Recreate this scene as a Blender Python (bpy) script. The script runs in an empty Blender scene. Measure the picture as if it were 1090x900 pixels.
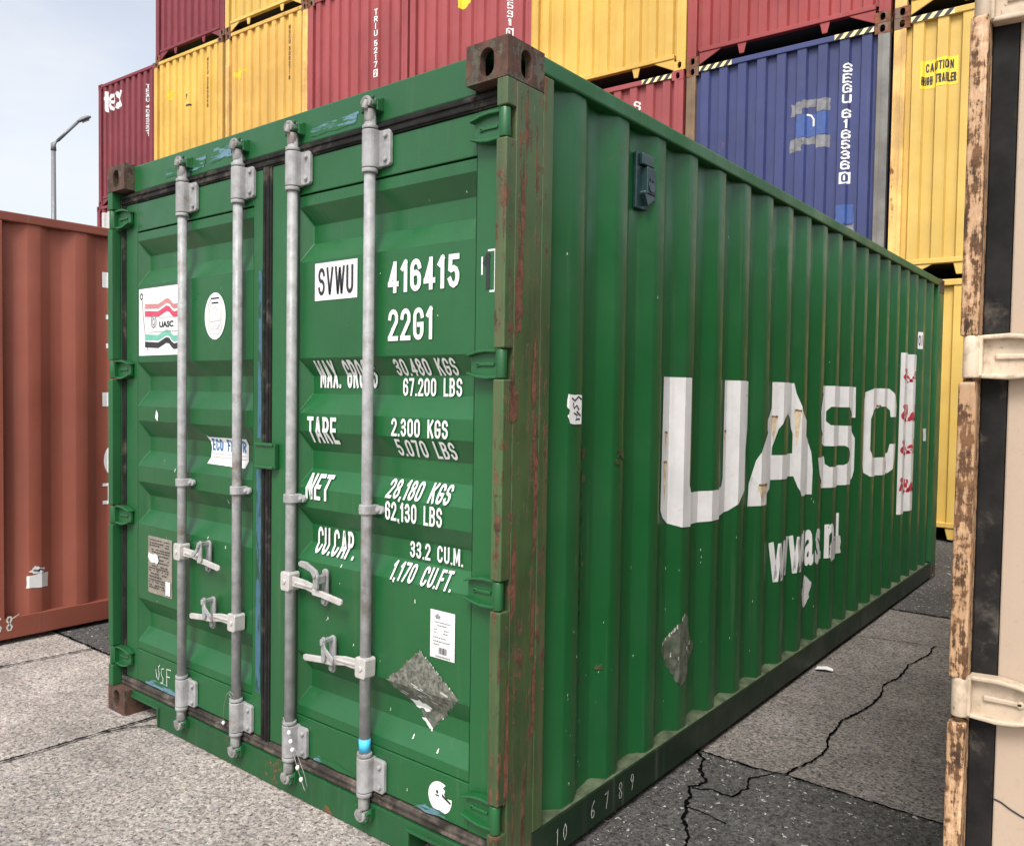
import bpy, bmesh, math, random
from mathutils import Vector, Matrix
from mathutils.geometry import tessellate_polygon
random.seed(7)
SC = bpy.context.scene
COL = SC.collection
R = math.radians

# ------------------------------------------------------------------ camera
cam_d = bpy.data.cameras.new('camera')
cam = bpy.data.objects.new('camera', cam_d)
COL.objects.link(cam)
cam_d.sensor_fit = 'HORIZONTAL'
cam_d.sensor_width = 36.0
cam_d.lens = 871.05 / 1090.0 * 36.0
cam_d.clip_start = 0.05
cam_d.clip_end = 2000.0
_yaw, _pit, _rol = -0.6709, -0.0344, 0.0152
_f = Vector((math.sin(_yaw) * math.cos(_pit), math.cos(_yaw) * math.cos(_pit), math.sin(_pit)))
_r0 = Vector((math.cos(_yaw), -math.sin(_yaw), 0))
_u0 = _r0.cross(_f)
_r = math.cos(_rol) * _r0 + math.sin(_rol) * _u0
_u = -math.sin(_rol) * _r0 + math.cos(_rol) * _u0
cam.matrix_world = Matrix(((_r.x, _u.x, -_f.x, 1.5161), (_r.y, _u.y, -_f.y, -1.866),
                           (_r.z, _u.z, -_f.z, 1.5469), (0, 0, 0, 1)))
SC.camera = cam

# ------------------------------------------------------------------ light
SUN_EL, SUN_AZ = 52.0, 157.0          # azimuth clockwise from +Y
world = bpy.data.worlds.new('World')
SC.world = world
world.use_nodes = True
wn, wl = world.node_tree.nodes, world.node_tree.links
wn.clear()
w_out = wn.new('ShaderNodeOutputWorld')
w_bg = wn.new('ShaderNodeBackground')
w_sky = wn.new('ShaderNodeTexSky')
w_sky.sky_type = 'NISHITA'
w_sky.sun_disc = False
w_sky.sun_elevation = R(SUN_EL)
w_sky.sun_rotation = R(SUN_AZ)
w_sky.air_density = 1.0
w_sky.dust_density = 4.0
w_sky.ozone_density = 1.0
w_hs = wn.new('ShaderNodeHueSaturation')
w_hs.inputs['Saturation'].default_value = 0.42
w_bg.inputs['Strength'].default_value = 0.127
wl.new(w_sky.outputs[0], w_hs.inputs['Color'])
# thin uneven overcast: pale veil with soft structure
w_tc = wn.new('ShaderNodeTexCoord')
w_mp = wn.new('ShaderNodeMapping'); w_mp.inputs['Scale'].default_value = (1.0, 1.0, 2.6)
w_no = wn.new('ShaderNodeTexNoise'); w_no.inputs['Scale'].default_value = 2.3; w_no.inputs['Detail'].default_value = 7; w_no.inputs['Roughness'].default_value = .58
w_mr = wn.new('ShaderNodeMapRange'); w_mr.interpolation_type = 'SMOOTHSTEP'
w_mr.inputs[1].default_value = .38; w_mr.inputs[2].default_value = .72; w_mr.inputs[3].default_value = 0.0; w_mr.inputs[4].default_value = .55
w_mx = wn.new('ShaderNodeMix'); w_mx.data_type = 'RGBA'; w_mx.inputs[7].default_value = (3.6, 3.65, 3.7, 1)
wl.new(w_tc.outputs['Generated'], w_mp.inputs[0]); wl.new(w_mp.outputs[0], w_no.inputs['Vector']); wl.new(w_no.outputs['Fac'], w_mr.inputs[0])
wl.new(w_mr.outputs[0], w_mx.inputs[0]); wl.new(w_hs.outputs[0], w_mx.inputs[6]); wl.new(w_mx.outputs[2], w_bg.inputs['Color'])
wl.new(w_bg.outputs[0], w_out.inputs['Surface'])

sun_d = bpy.data.lights.new('sun', 'SUN')
sun_d.energy = 1.5
sun_d.angle = R(22)
sun_d.color = (1.0, 0.97, 0.93)
sun = bpy.data.objects.new('sun', sun_d)
COL.objects.link(sun)
_sd = Vector((math.sin(R(SUN_AZ)) * math.cos(R(SUN_EL)), math.cos(R(SUN_AZ)) * math.cos(R(SUN_EL)), math.sin(R(SUN_EL))))
sun.rotation_euler = _sd.to_track_quat('Z', 'Y').to_euler()
sun.location = _sd * 60

SC.view_settings.view_transform = 'Standard'
SC.view_settings.look = 'None'
SC.view_settings.exposure = 1.10
SC.view_settings.gamma = 1.0
SC.view_settings.use_curve_mapping = False

# ------------------------------------------------------------------ materials
def _mat(name):
    m = bpy.data.materials.new(name)
    m.use_nodes = True
    nt = m.node_tree
    b = nt.nodes['Principled BSDF']
    return m, nt, b

class NT:
    """little helper round a node tree"""
    def __init__(s, nt, random_offset=True):
        s.nt = nt
        tc = nt.nodes.new('ShaderNodeTexCoord')
        s.co = tc.outputs['Object']
        if random_offset:
            oi = nt.nodes.new('ShaderNodeObjectInfo')
            mu = s.math('MULTIPLY', oi.outputs['Random'], 40.0)
            ad = nt.nodes.new('ShaderNodeVectorMath')
            ad.operation = 'ADD'
            nt.links.new(tc.outputs['Object'], ad.inputs[0])
            nt.links.new(mu, ad.inputs[1])
            s.rco = ad.outputs[0]
        else:
            s.rco = s.co
    def link(s, a, b):
        if isinstance(a, (int, float)):
            b.default_value = a
        elif isinstance(a, tuple):
            b.default_value = a if len(a) == 4 else (*a, 1.0)
        else:
            s.nt.links.new(a, b)
    def math(s, op, a, b=0.0, c=None, clamp=False):
        n = s.nt.nodes.new('ShaderNodeMath')
        n.operation = op
        n.use_clamp = clamp
        s.link(a, n.inputs[0]); s.link(b, n.inputs[1])
        if c is not None: s.link(c, n.inputs[2])
        return n.outputs[0]
    def noise(s, scale, detail=4.0, rough=0.55, stretch=None, co=None, off=0.0):
        v = co or s.rco
        if stretch or off:
            mp = s.nt.nodes.new('ShaderNodeMapping')
            s.nt.links.new(v, mp.inputs[0])
            if stretch: mp.inputs['Scale'].default_value = stretch
            mp.inputs['Location'].default_value = (off, off * 1.7, off * 0.6)
            v = mp.outputs[0]
        n = s.nt.nodes.new('ShaderNodeTexNoise')
        n.inputs['Scale'].default_value = scale
        n.inputs['Detail'].default_value = detail
        n.inputs['Roughness'].default_value = rough
        s.nt.links.new(v, n.inputs['Vector'])
        return n.outputs['Fac']
    def voronoi(s, scale, feature='F1', co=None):
        n = s.nt.nodes.new('ShaderNodeTexVoronoi')
        n.feature = feature
        n.inputs['Scale'].default_value = scale
        s.nt.links.new(co or s.co, n.inputs['Vector'])
        return n
    def ramp(s, fac, a, b, lo=0.0, hi=1.0):
        n = s.nt.nodes.new('ShaderNodeMapRange')
        n.interpolation_type = 'SMOOTHSTEP'
        s.link(fac, n.inputs[0])
        n.inputs[1].default_value = a; n.inputs[2].default_value = b
        n.inputs[3].default_value = lo; n.inputs[4].default_value = hi
        return n.outputs[0]
    def mix(s, fac, a, b, blend='MIX'):
        n = s.nt.nodes.new('ShaderNodeMix')
        n.data_type = 'RGBA'
        n.blend_type = blend
        s.link(fac, n.inputs[0]); s.link(a, n.inputs[6]); s.link(b, n.inputs[7])
        return n.outputs[2]
    def bump(s, h, dist, strength=1.0, prev=None):
        n = s.nt.nodes.new('ShaderNodeBump')
        n.inputs['Distance'].default_value = dist
        n.inputs['Strength'].default_value = strength
        s.link(h, n.inputs['Height'])
        if prev is not None: s.nt.links.new(prev, n.inputs['Normal'])
        return n.outputs['Normal']
    def sep(s, co=None):
        n = s.nt.nodes.new('ShaderNodeSeparateXYZ')
        s.nt.links.new(co or s.co, n.inputs[0])
        return n.outputs

RUST = (0.13, 0.042, 0.018)
def scl(c, k): return tuple(min(1.0, x * k) for x in c)

def paint(name, col, rust=0.10, streak=0.35, chips=0.15, rough=0.42, fade=0.25, dent=1.0,
          rust_col=RUST, rust_streaks=0.0, spec=0.5, ribs=None, rustscale=5.0, dust=0.12):
    """weathered container paint; rust/streak/chips are amounts 0..1"""
    m, nt, b = _mat(name)
    n = NT(nt)
    c = n.mix(n.ramp(n.noise(0.9, 5), 0.3, 0.72), scl(col, 1 - fade), scl(col, 1 + fade))
    # faded, chalky patches
    g = sum(col) / 3
    pale = tuple(0.72 * x * 1.25 + 0.28 * (g * 1.7 + .012) for x in col)
    c = n.mix(n.ramp(n.noise(2.2, 6, .65, off=3.1), 0.5, 0.8, 0, fade * 1.3), c, pale)
    # vertical rain streaks of dirt
    st = n.ramp(n.noise(1.0, 5, 0.6, stretch=(11, 11, 0.45)), 0.48, 0.78, 0, streak)
    c = n.mix(st, c, tuple(0.5 * x + 0.006 for x in col))
    st2 = n.ramp(n.noise(1.0, 4, 0.6, stretch=(34, 34, 1.1), off=5.0), 0.58, 0.8, 0, dust * 2)
    c = n.mix(st2, c, (0.22, 0.20, 0.16))
    # fine grime speckle
    c = n.mix(n.ramp(n.noise(70, 3, .7), 0.55, 0.8, 0, 0.25), c, scl(col, 0.5))
    if ribs:
        # rubbed rib edges (wear where neighbours scraped along): y period
        p0, pit = ribs
        y = n.sep()[1]
        t = n.math('FRACT', n.math('DIVIDE', n.math('SUBTRACT', y, p0 - 10 * pit), pit))
        d = n.math('ABSOLUTE', n.math('SUBTRACT', t, 0.955))
        e = n.ramp(d, 0.0, 0.05, 1, 0)
        w = n.ramp(n.noise(1.0, 6, .7, stretch=(6, 6, 1.6), off=2.2), 0.34, 0.62, 0.15, 1)
        c = n.mix(n.math('MULTIPLY', n.math('MULTIPLY', e, w), 0.42), c, (0.05, 0.048, 0.02))
        w2 = n.ramp(n.noise(1.0, 7, .75, stretch=(30, 30, 5), off=7.2), 0.60, 0.68, 0, 1)
        e2 = n.ramp(d, 0.0, 0.04, 1, 0)
        c = n.mix(n.math('MULTIPLY', n.math('MULTIPLY', e2, w2), 0.35), c, (0.20, 0.18, 0.13))
    rn = n.noise(rustscale, 9, 0.68, off=1.3)
    rn2 = n.noise(0.8, 3, 0.5, off=9.0)
    rr = n.math('ADD', rn, n.math('MULTIPLY', n.math('SUBTRACT', rn2, 0.5), 0.5))
    thr = 0.80 - 0.36 * rust
    rf = n.ramp(rr, thr, thr + 0.05)
    if rust_streaks > 0:
        rs = n.noise(1.0, 7, 0.65, stretch=(9, 9, 1.3), off=4.4)
        t2 = 0.76 - 0.3 * rust_streaks
        rf = n.math('MAXIMUM', rf, n.ramp(rs, t2, t2 + 0.06))
    rc = n.mix(n.noise(22, 6, .7), scl(rust_col, 0.45), scl(rust_col, 1.9))
    c = n.mix(rf, c, rc)
    ch = n.noise(38, 4, 0.75, off=6.0)
    cf = n.ramp(ch, 0.80 - 0.13 * chips, 0.82 - 0.13 * chips)
    c = n.mix(n.math('MULTIPLY', cf, 0.8), c, (0.30, 0.29, 0.25))
    n.link(c, b.inputs['Base Color'])
    ro = n.math('ADD', n.ramp(n.noise(3.0, 5, .6), 0.3, 0.75, rough - .08, rough + .2), n.math('MULTIPLY', rf, 0.35), clamp=True)
    n.link(ro, b.inputs['Roughness'])
    b.inputs['Specular IOR Level'].default_value = spec
    nb = n.bump(n.noise(2.4, 3, .5), 0.018 * dent, 0.5)
    nb = n.bump(n.noise(120, 3, .6), 0.0006, 0.5, nb)
    nb = n.bump(rf, 0.0012, 0.8, nb)
    n.link(nb, b.inputs['Normal'])
    return m

def rusted(name, col, rust_col=RUST, amount=0.6, streak=(14, 14, 1.0), rough=0.65, rust2=(0.23, 0.08, 0.035), bumpd=0.002, blob=7.0, bw=.4, stain=None):
    """heavily rusted painted steel with vertical runs"""
    m, nt, b = _mat(name)
    n = NT(nt)
    c = n.mix(n.ramp(n.noise(3, 6, .6), .3, .7), scl(col, .7), scl(col, 1.3))
    c = n.mix(n.ramp(n.noise(1.0, 6, .65, stretch=streak, off=1.0), 0.46, 0.66, 0, .75), c, tuple(.55 * a + .45 * x for a, x in zip((0.12, 0.085, 0.04), col)))
    a = n.noise(1.0, 8, 0.7, stretch=streak, off=4.0)
    a2 = n.noise(blob, 9, 0.74, off=8.0)
    s = n.math('ADD', n.math('MULTIPLY', a, 1 - bw), n.math('MULTIPLY', a2, bw))
    t = 0.66 - 0.32 * amount
    if stain: c = n.mix(n.ramp(s, t - .13, t + .01, 0, .85), c, n.mix(n.noise(45, 4, .7), scl(stain, .7), scl(stain, 1.25)))
    f = n.ramp(s, t, t + 0.045)
    c = n.mix(f, c, n.mix(n.ramp(n.noise(16, 8, .7), .3, .7), scl(rust_col, .5), rust2))
    sc = n.ramp(n.noise(1.0, 5, .75, stretch=(55, 55, 6), off=2.0), 0.68, 0.72, 0, .7)
    c = n.mix(sc, c, (0.33, 0.31, 0.24))
    n.link(c, b.inputs['Base Color'])
    n.link(n.ramp(f, 0, 1, rough - .18, rough + .22), b.inputs['Roughness'])
    nb = n.bump(n.noise(14, 8, .7), bumpd, 0.7)
    nb = n.bump(f, 0.0015, 0.8, nb)
    n.link(nb, b.inputs['Normal'])
    return m

def plain(name, col, rough=0.5, metal=0.0, var=0.2, scale=18, bumpd=0.0006, streak=0.0, dirt=(0.2, 0.17, 0.13), dirtamt=0.0, spec=.5):
    m, nt, b = _mat(name)
    n = NT(nt)
    c = n.mix(n.ramp(n.noise(scale, 6, .65), .3, .7), scl(col, 1 - var), scl(col, 1 + var))
    if streak:
        c = n.mix(n.ramp(n.noise(1.0, 5, .6, stretch=(20, 20, .8)), .5, .75, 0, streak), c, scl(col, .5))
    if dirtamt:
        c = n.mix(n.ramp(n.noise(6, 8, .7, off=2.5), .66 - .25 * dirtamt, .80 - .2 * dirtamt, 0, .8), c, dirt)
    n.link(c, b.inputs['Base Color'])
    n.link(n.ramp(n.noise(scale * .6, 4), .3, .7, max(0.05, rough - .1), min(1, rough + .12)), b.inputs['Roughness'])
    b.inputs['Metallic'].default_value = metal
    b.inputs['Specular IOR Level'].default_value = spec
    n.link(n.bump(n.noise(scale * 3, 4, .6), bumpd, .6), b.inputs['Normal'])
    return m

M = {}
GREEN = (0.0075, 0.084, 0.0215)
M['green'] = paint('green_paint', GREEN, rust=0.04, streak=0.30, chips=0.10, rough=0.35, fade=0.13, dent=1.0, spec=.55, dust=.05)
M['green_side'] = paint('green_side_paint', GREEN, rust=0.09, streak=0.42, chips=0.12, rough=0.36, fade=0.10, dent=1.3, spec=.55, dust=.08, ribs=(0.709, 0.2785))
M['green_frame'] = paint('green_frame_paint', GREEN, rust=0.22, streak=0.3, chips=0.25, rough=0.45, fade=0.2, dent=.3, rust_streaks=.15)
M['green_sill'] = paint('green_sill_paint', scl(GREEN, .8), rust=0.50, streak=0.6, chips=0.3, rough=0.5, fade=0.15, dent=.3, rust_streaks=.3)
M['green_rail'] = paint('grimy_green_rail_paint', scl(GREEN, .19), rust=0.2, streak=0.5, chips=0.15, rough=0.5, fade=0.2, dent=.3)  # bottom rails: same green, much darker than the other frame parts
M['green_post'] = rusted('worn_green_post', (0.040, 0.078, 0.026), rust_col=(0.070, 0.032, 0.016), amount=0.43, streak=(36, 36, 2.2), rust2=(0.165, 0.072, 0.034), blob=16)
M['green_rust'] = rusted('rusty_casting', (0.060, 0.055, 0.035), rust_col=(0.060, 0.028, 0.018), amount=0.66, streak=(20, 20, 6), rust2=(0.105, 0.048, 0.030), blob=22, bw=.6, bumpd=.004)
M['rubber'] = plain('black_rubber_seal', (0.013, 0.0125, 0.012), spec=.15, rough=.75, var=.4, scale=12, dirt=(0.10, 0.085, 0.07), dirtamt=.5)
M['rubber_worn'] = plain('dusty_worn_seal', (0.045, 0.038, 0.032), spec=.2, rough=.85, var=.5, scale=9, dirt=(0.17, 0.14, 0.115), dirtamt=.75)
M['galv'] = plain('galvanised_steel', (0.27, 0.27, 0.27), rough=.5, metal=0.0, var=.22, scale=22, streak=.22, dirt=(0.12, 0.085, 0.055), dirtamt=.45)
M['galv_dark'] = plain('dull_galvanised_cast', (0.22, 0.215, 0.205), rough=.6, metal=0.1, var=.3, scale=30, dirt=(0.13, 0.08, 0.05), dirtamt=.5, bumpd=.0015)
M['bright'] = plain('bright_zinc_handle', (0.44, 0.42, 0.40), rough=.45, metal=.15, var=.12, scale=30, dirt=(0.3, 0.2, 0.13), dirtamt=.3)
M['white'] = plain('white_vinyl', (0.70, 0.70, 0.69), rough=.45, var=.05, scale=9, dirt=(0.52, 0.50, 0.45), dirtamt=.25)
M['white_logo'] = plain('white_logo_vinyl', (0.66, 0.655, 0.65), rough=.5, var=.08, scale=7, streak=.22, dirt=(0.42, 0.38, 0.33), dirtamt=.2)
M['black'] = plain('black_ink', (0.018, 0.018, 0.022), rough=.5, var=.2)
M['greyink'] = plain('grey_ink', (0.20, 0.20, 0.20), rough=.5, var=.15)
M['paleink'] = plain('pale_grey_ink', (0.46, 0.45, 0.44), rough=.5, var=.1)
M['red'] = plain('red_ink', (0.42, 0.025, 0.045), rough=.5, var=.15)
M['pink'] = plain('faded_red_ink', (0.45, 0.19, 0.19), rough=.5, var=.1)
M['crimson'] = plain('crimson_ink', (0.50, 0.05, 0.11), rough=.5, var=.1)
M['teal'] = plain('teal_ink', (0.13, 0.40, 0.30), rough=.5, var=.1)
M['blueink'] = plain('blue_ink', (0.02, 0.12, 0.30), rough=.5, var=.15)
M['cyan'] = plain('cyan_tape', (0.06, 0.45, 0.75), rough=.4, var=.15)
M['rustmark'] = plain('rust_stain', (0.22, 0.11, 0.045), rough=.8, var=.5, scale=30)
M['ochre'] = plain('pale_rust_run', (0.56, 0.45, 0.30), rough=.7, var=.35, scale=30)
M['residue'] = plain('glue_residue', (0.115, 0.118, 0.095), rough=.85, var=.65, scale=60, bumpd=.002, dirt=(0.06, 0.07, 0.05), dirtamt=.6)
M['residue2'] = plain('dark_residue_on_side', (0.075, 0.085, 0.06), rough=.85, var=.5, scale=30, dirt=(0.035, 0.06, 0.03), dirtamt=.6)
M['grime'] = plain('rubbed_rusty_grime', (0.045, 0.055, 0.018), rough=.8, var=.6, scale=26, dirt=(0.09, 0.04, 0.02), dirtamt=.5)
M['steelplate'] = plain('tarnished_data_plate', (0.27, 0.24, 0.20), rough=.5, metal=.3, var=.2, scale=40)
M['dust'] = plain('road_dust', (0.060, 0.082, 0.042), rough=.95, var=.5, scale=14, dirt=(0.05, 0.075, 0.035), dirtamt=.4)
M['dark'] = plain('dark_void_steel', (0.012, 0.012, 0.012), rough=.9)
M['vent'] = plain('dark_green_vent_plastic', (0.010, 0.032, 0.034), rough=.35, var=.3)
M['chalk'] = plain('chalk_mark', (0.50, 0.53, 0.48), rough=.9, var=.3, scale=80)
M['yellowmark'] = plain('yellow_spray_paint', (0.66, 0.45, 0.03), rough=.6, var=.2)
M['hazyellow'] = plain('hazard_pale_yellow', (0.66, 0.58, 0.30), rough=.5, var=.12)
M['signyellow'] = plain('sign_yellow', (0.75, 0.52, 0.03), rough=.5, var=.06)

# worn blue paint rubbed over green: patches of both
def worn_over(name, top, under, cover=.5, stretch=(8, 8, 2.2), sc=1.0):
    m, nt, b = _mat(name)
    n = NT(nt)
    f = n.ramp(n.noise(sc, 8, .72, stretch=stretch, off=3.3), .62 - .25 * cover, .68 - .25 * cover)
    c = n.mix(f, under, n.mix(n.noise(40, 4), scl(top, .75), scl(top, 1.25)))
    n.link(c, b.inputs['Base Color'])
    b.inputs['Roughness'].default_value = .5
    return m
M['wornblue'] = worn_over('worn_blue_paint', (0.04, 0.105, 0.16), (0.012, 0.05, 0.03), .78, (30, 30, 6))
M['wornblue_h'] = worn_over('worn_blue_crayon', (0.10, 0.19, 0.25), GREEN, .50, (4, 4, 30))

BROWN = (0.245, 0.070, 0.045)
M['brown'] = paint('oxide_brown_paint', BROWN, rust=.05, streak=.25, chips=.02, rough=.55, fade=.14, spec=.35, dent=.9)
M['brown_frame'] = paint('oxide_brown_frame_paint', scl(BROWN, .85), rust=.15, streak=.25, chips=.05, rough=.55, fade=.15, spec=.35, dent=.3)
BEIGE = (0.41, 0.315, 0.235)
M['beige'] = paint('beige_paint', BEIGE, rust=.0, streak=.10, chips=.03, rough=.5, fade=.05, spec=.35, dent=.4, dust=.05)
M['beige_rim'] = rusted('stained_cream_paint', (0.49, 0.39, 0.285), rust_col=(0.12, 0.05, 0.022), amount=.16, streak=(30, 30, 20), rust2=(0.25, 0.13, 0.06), bumpd=.002, blob=20)
M['beige_post'] = rusted('rust_eaten_beige_post', (0.52, 0.35, 0.215), rust_col=(0.05, 0.022, 0.010), amount=.50, streak=(85, 85, 9), rust2=(0.17, 0.078, 0.03), bumpd=.006, blob=48, bw=.42, stain=(0.36, 0.20, 0.095))
M['beige_rust'] = rusted('rusty_beige_casting', (0.45, 0.32, 0.2), amount=.6)

BGCOL = {'maroon': (0.195, 0.032, 0.040), 'red': (0.255, 0.040, 0.040), 'rose': (0.275, 0.055, 0.058), 'yellow': (0.57, 0.36, 0.075),
         'amber': (0.55, 0.335, 0.08), 'blue': (0.034, 0.044, 0.132), 'wine': (0.165, 0.026, 0.036), 'straw': (0.57, 0.38, 0.09)}
for k, c in BGCOL.items():
    M['bg_' + k] = paint(k + '_paint', c, rust=.17 if k not in ('amber',) else .34, streak=.30, chips=.08, rough=.5, fade=.14, spec=.4, dent=1.0, rustscale=4, dust=.06,
                         rust_col=(0.20, 0.075, 0.03), rust_streaks=.22 if k in ('amber', 'yellow', 'straw') else .1)
M['bg_post_brown'] = rusted('rusty_brown_post', (0.15, 0.095, 0.05), amount=.35, streak=(6, 6, .6))
M['bg_post_grey'] = rusted('grimy_grey_post', (0.15, 0.145, 0.135), amount=.2, streak=(6, 6, .5))
M['bg_casting'] = rusted('rusty_corner_steel', (0.12, 0.07, 0.045), amount=.6)
M['bg_post_orange'] = rusted('rust_stained_yellow_post', (0.62, 0.37, 0.11), amount=.25, streak=(6, 6, .5), rust2=(.4, .16, .05))

M['rustpatch'] = plain('flaked_rust_patch', (0.12, 0.047, 0.026), rough=.8, var=.45, scale=40, bumpd=.002)
M['bluepatch'] = plain('fresh_blue_touch_up', (0.035, 0.075, 0.24), rough=.5, var=.15)
M['greypatch'] = plain('grey_glue_patch', (0.17, 0.17, 0.18), rough=.7, var=.3, scale=12)
M['lamppaint'] = plain('grey_lamp_steel', (0.16, 0.165, 0.17), rough=.5, metal=.2, var=.08)
M['lampglass'] = plain('lamp_lens', (0.55, 0.55, 0.55), rough=.3, var=.05)
M['grit'] = plain('grey_grit', (0.22, 0.20, 0.18), rough=.9, var=.6, scale=60)

# ground
def ground_mat(name, lo, hi, stone=75.0, warm=(1, .95, .88), dark_specks=.35, white=.0, blotch=.18):
    m, nt, b = _mat(name)
    n = NT(nt, False)
    v = n.voronoi(stone)
    lw = tuple(lo * w for w in warm); hw_ = tuple(hi * w for w in warm)
    grey = n.math('ADD', n.math('MULTIPLY', n.ramp(v.outputs['Color'], 0.05, 0.95), .45), n.math('MULTIPLY', n.ramp(n.noise(stone * 1.15, 5, .72, co=n.co, off=2), .36, .64), .55))
    c = n.mix(grey, lw, hw_)
    # single coloured stones: ochre, bluish grey, rusty
    v3 = n.voronoi(stone * .55)
    tint = n.nt.nodes.new('ShaderNodeHueSaturation'); tint.inputs['Saturation'].default_value = .35; tint.inputs['Value'].default_value = (lo + hi) * .62
    n.nt.links.new(v3.outputs['Color'], tint.inputs['Color'])
    c = n.mix(n.ramp(n.noise(stone * .4, 2, .5, co=n.co, off=11), .56, .66, 0, .30), c, tint.outputs[0])
    c = n.mix(n.ramp(n.noise(stone * .9, 4, .75, co=n.co), .525, .63, 0, dark_specks), c, scl(lw, .30))
    c = n.mix(n.ramp(n.noise(stone * 1.0, 3, .7, co=n.co, off=21), .57, .66, 0, .75), c, scl(hw_, 1.25))
    # oil and tyre darkening in large soft blots, grit in paler veins
    c = n.mix(n.ramp(n.noise(1.6, 7, .68, co=n.co, off=5), .52, .74, 0, .38), c, scl(lw, .7))
    c = n.mix(n.ramp(n.noise(9, 6, .7, co=n.co, off=8), .60, .74, 0, .3), c, scl(hw_, .95))
    if white:
        w = n.ramp(n.noise(stone * .55, 2, .6, co=n.co, off=3), .70 - .04 * white, .74 - .04 * white)
        c = n.mix(w, c, (.45, .44, .42))
    bl = n.ramp(n.noise(.8, 6, .6, co=n.co), .3, .7, 1 - blotch, 1 + blotch)
    bl2 = n.ramp(n.noise(4.5, 5, .65, co=n.co, off=7), .3, .75, 1 + blotch * .5, 1 - blotch * .7)
    k = n.nt.nodes.new('ShaderNodeVectorMath'); k.operation = 'SCALE'
    n.nt.links.new(c, k.inputs[0]); n.nt.links.new(n.math('MULTIPLY', bl, bl2), k.inputs['Scale'])
    n.link(k.outputs[0], b.inputs['Base Color'])
    b.inputs['Roughness'].default_value = .9
    b.inputs['Specular IOR Level'].default_value = .3
    h = n.math('ADD', n.math('MULTIPLY', v.outputs['Distance'], -.5), n.math('MULTIPLY', n.noise(stone * .8, 5, .75, co=n.co), 1.3))
    nb = n.bump(h, .006, .8)
    nb = n.bump(n.noise(6, 4, .6, co=n.co), .01, .5, nb)
    n.link(nb, b.inputs['Normal'])
    return m
M['concrete'] = ground_mat('exposed_aggregate_concrete', .125, .49, 66, (1, .89, .80), .95)
M['slab'] = ground_mat('darker_aggregate_slab', .06, .285, 66, (1, .91, .82), .95, blotch=.22)  # same aggregate as the front concrete in a darker tone
M['asphalt'] = ground_mat('dark_patch_asphalt', .025, .12, 72, (1, .97, .93), .95, white=.9)
M['crack'] = plain('crack_dirt', (.004, .004, .004), rough=1, var=.5, spec=0)  # black dirt filling the cracks and joints

# ------------------------------------------------------------------ mesh helper
class MB:
    def __init__(s):
        s.bm = bmesh.new()
    def face(s, pts, mi=0, smooth=False):
        f = s.bm.faces.new([s.bm.verts.new(p) for p in pts])
        f.material_index = mi
        f.smooth = smooth
        return f
    def box(s, x0, x1, y0, y1, z0, z1, mi=0):
        if x0 > x1: x0, x1 = x1, x0
        v = [s.bm.verts.new((x, y, z)) for z in (z0, z1) for y in (y0, y1) for x in (x0, x1)]
        for idx in ((0, 2, 3, 1), (4, 5, 7, 6), (0, 1, 5, 4), (2, 6, 7, 3), (0, 4, 6, 2), (1, 3, 7, 5)):
            f = s.bm.faces.new([v[i] for i in idx]); f.material_index = mi
        return s
    def prism(s, poly, a, b, axis='y', mi=0, smooth=False):
        """poly: 2-d outline; axis y -> (x,z), x -> (y,z), z -> (x,y); extruded a..b"""
        def P(p, t):
            return {'y': (p[0], t, p[1]), 'x': (t, p[0], p[1]), 'z': (p[0], p[1], t)}[axis]
        va = [s.bm.verts.new(P(p, a)) for p in poly]
        vb = [s.bm.verts.new(P(p, b)) for p in poly]
        fs = [s.bm.faces.new(va), s.bm.faces.new(vb[::-1])]
        k = len(poly)
        for i in range(k):
            f = s.bm.faces.new((va[i], vb[i], vb[(i + 1) % k], va[(i + 1) % k]))
            f.smooth = smooth
            fs.append(f)
        for f in fs: f.material_index = mi
        return s
    def tube(s, pts, r, seg=12, mi=0, caps=True):
        pts = [Vector(p) for p in pts]
        rs = r if isinstance(r, (list, tuple)) else [r] * len(pts)
        rings = []
        for i, p in enumerate(pts):
            d = (pts[min(i + 1, len(pts) - 1)] - pts[max(i - 1, 0)]).normalized()
            a = Vector((0, 0, 1)) if abs(d.z) < .9 else Vector((1, 0, 0))
            u = d.cross(a).normalized(); w = d.cross(u)
            rings.append([s.bm.verts.new(p + rs[i] * (math.cos(2 * math.pi * k / seg) * u + math.sin(2 * math.pi * k / seg) * w)) for k in range(seg)])
        for A, B in zip(rings, rings[1:]):
            for k in range(seg):
                f = s.bm.faces.new((A[k], A[(k + 1) % seg], B[(k + 1) % seg], B[k]))
                f.smooth = True; f.material_index = mi
        if caps:
            for rg in (rings[0][::-1], rings[-1]):
                f = s.bm.faces.new(rg); f.material_index = mi
        return s
    def build(s, name, mats, parent=None, bevel=0.0, segs=2):
        bmesh.ops.recalc_face_normals(s.bm, faces=s.bm.faces)
        me = bpy.data.meshes.new(name)
        s.bm.to_mesh(me); s.bm.free()
        for m in (mats if isinstance(mats, (list, tuple)) else [mats]):
            me.materials.append(M[m] if isinstance(m, str) else m)
        return link(name, me, parent, bevel, segs)

def link(name, me, parent=None, bevel=0.0, segs=2):
    o = bpy.data.objects.new(name, me)
    COL.objects.link(o)
    if parent is not None: o.parent = parent
    if bevel:
        b = o.modifiers.new('bevel', 'BEVEL')
        b.width = bevel; b.segments = segs; b.limit_method = 'ANGLE'; b.angle_limit = R(40)
    return o

def empty(name, loc, rz, label, cat, group=None):
    o = bpy.data.objects.new(name, None)
    o.empty_display_size = .3
    COL.objects.link(o)
    o.location = loc; o.rotation_euler = (0, 0, rz)
    o['label'] = label; o['category'] = cat
    if group: o['group'] = group
    return o
def structure(o): o['kind'] = 'structure'; return o

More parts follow.
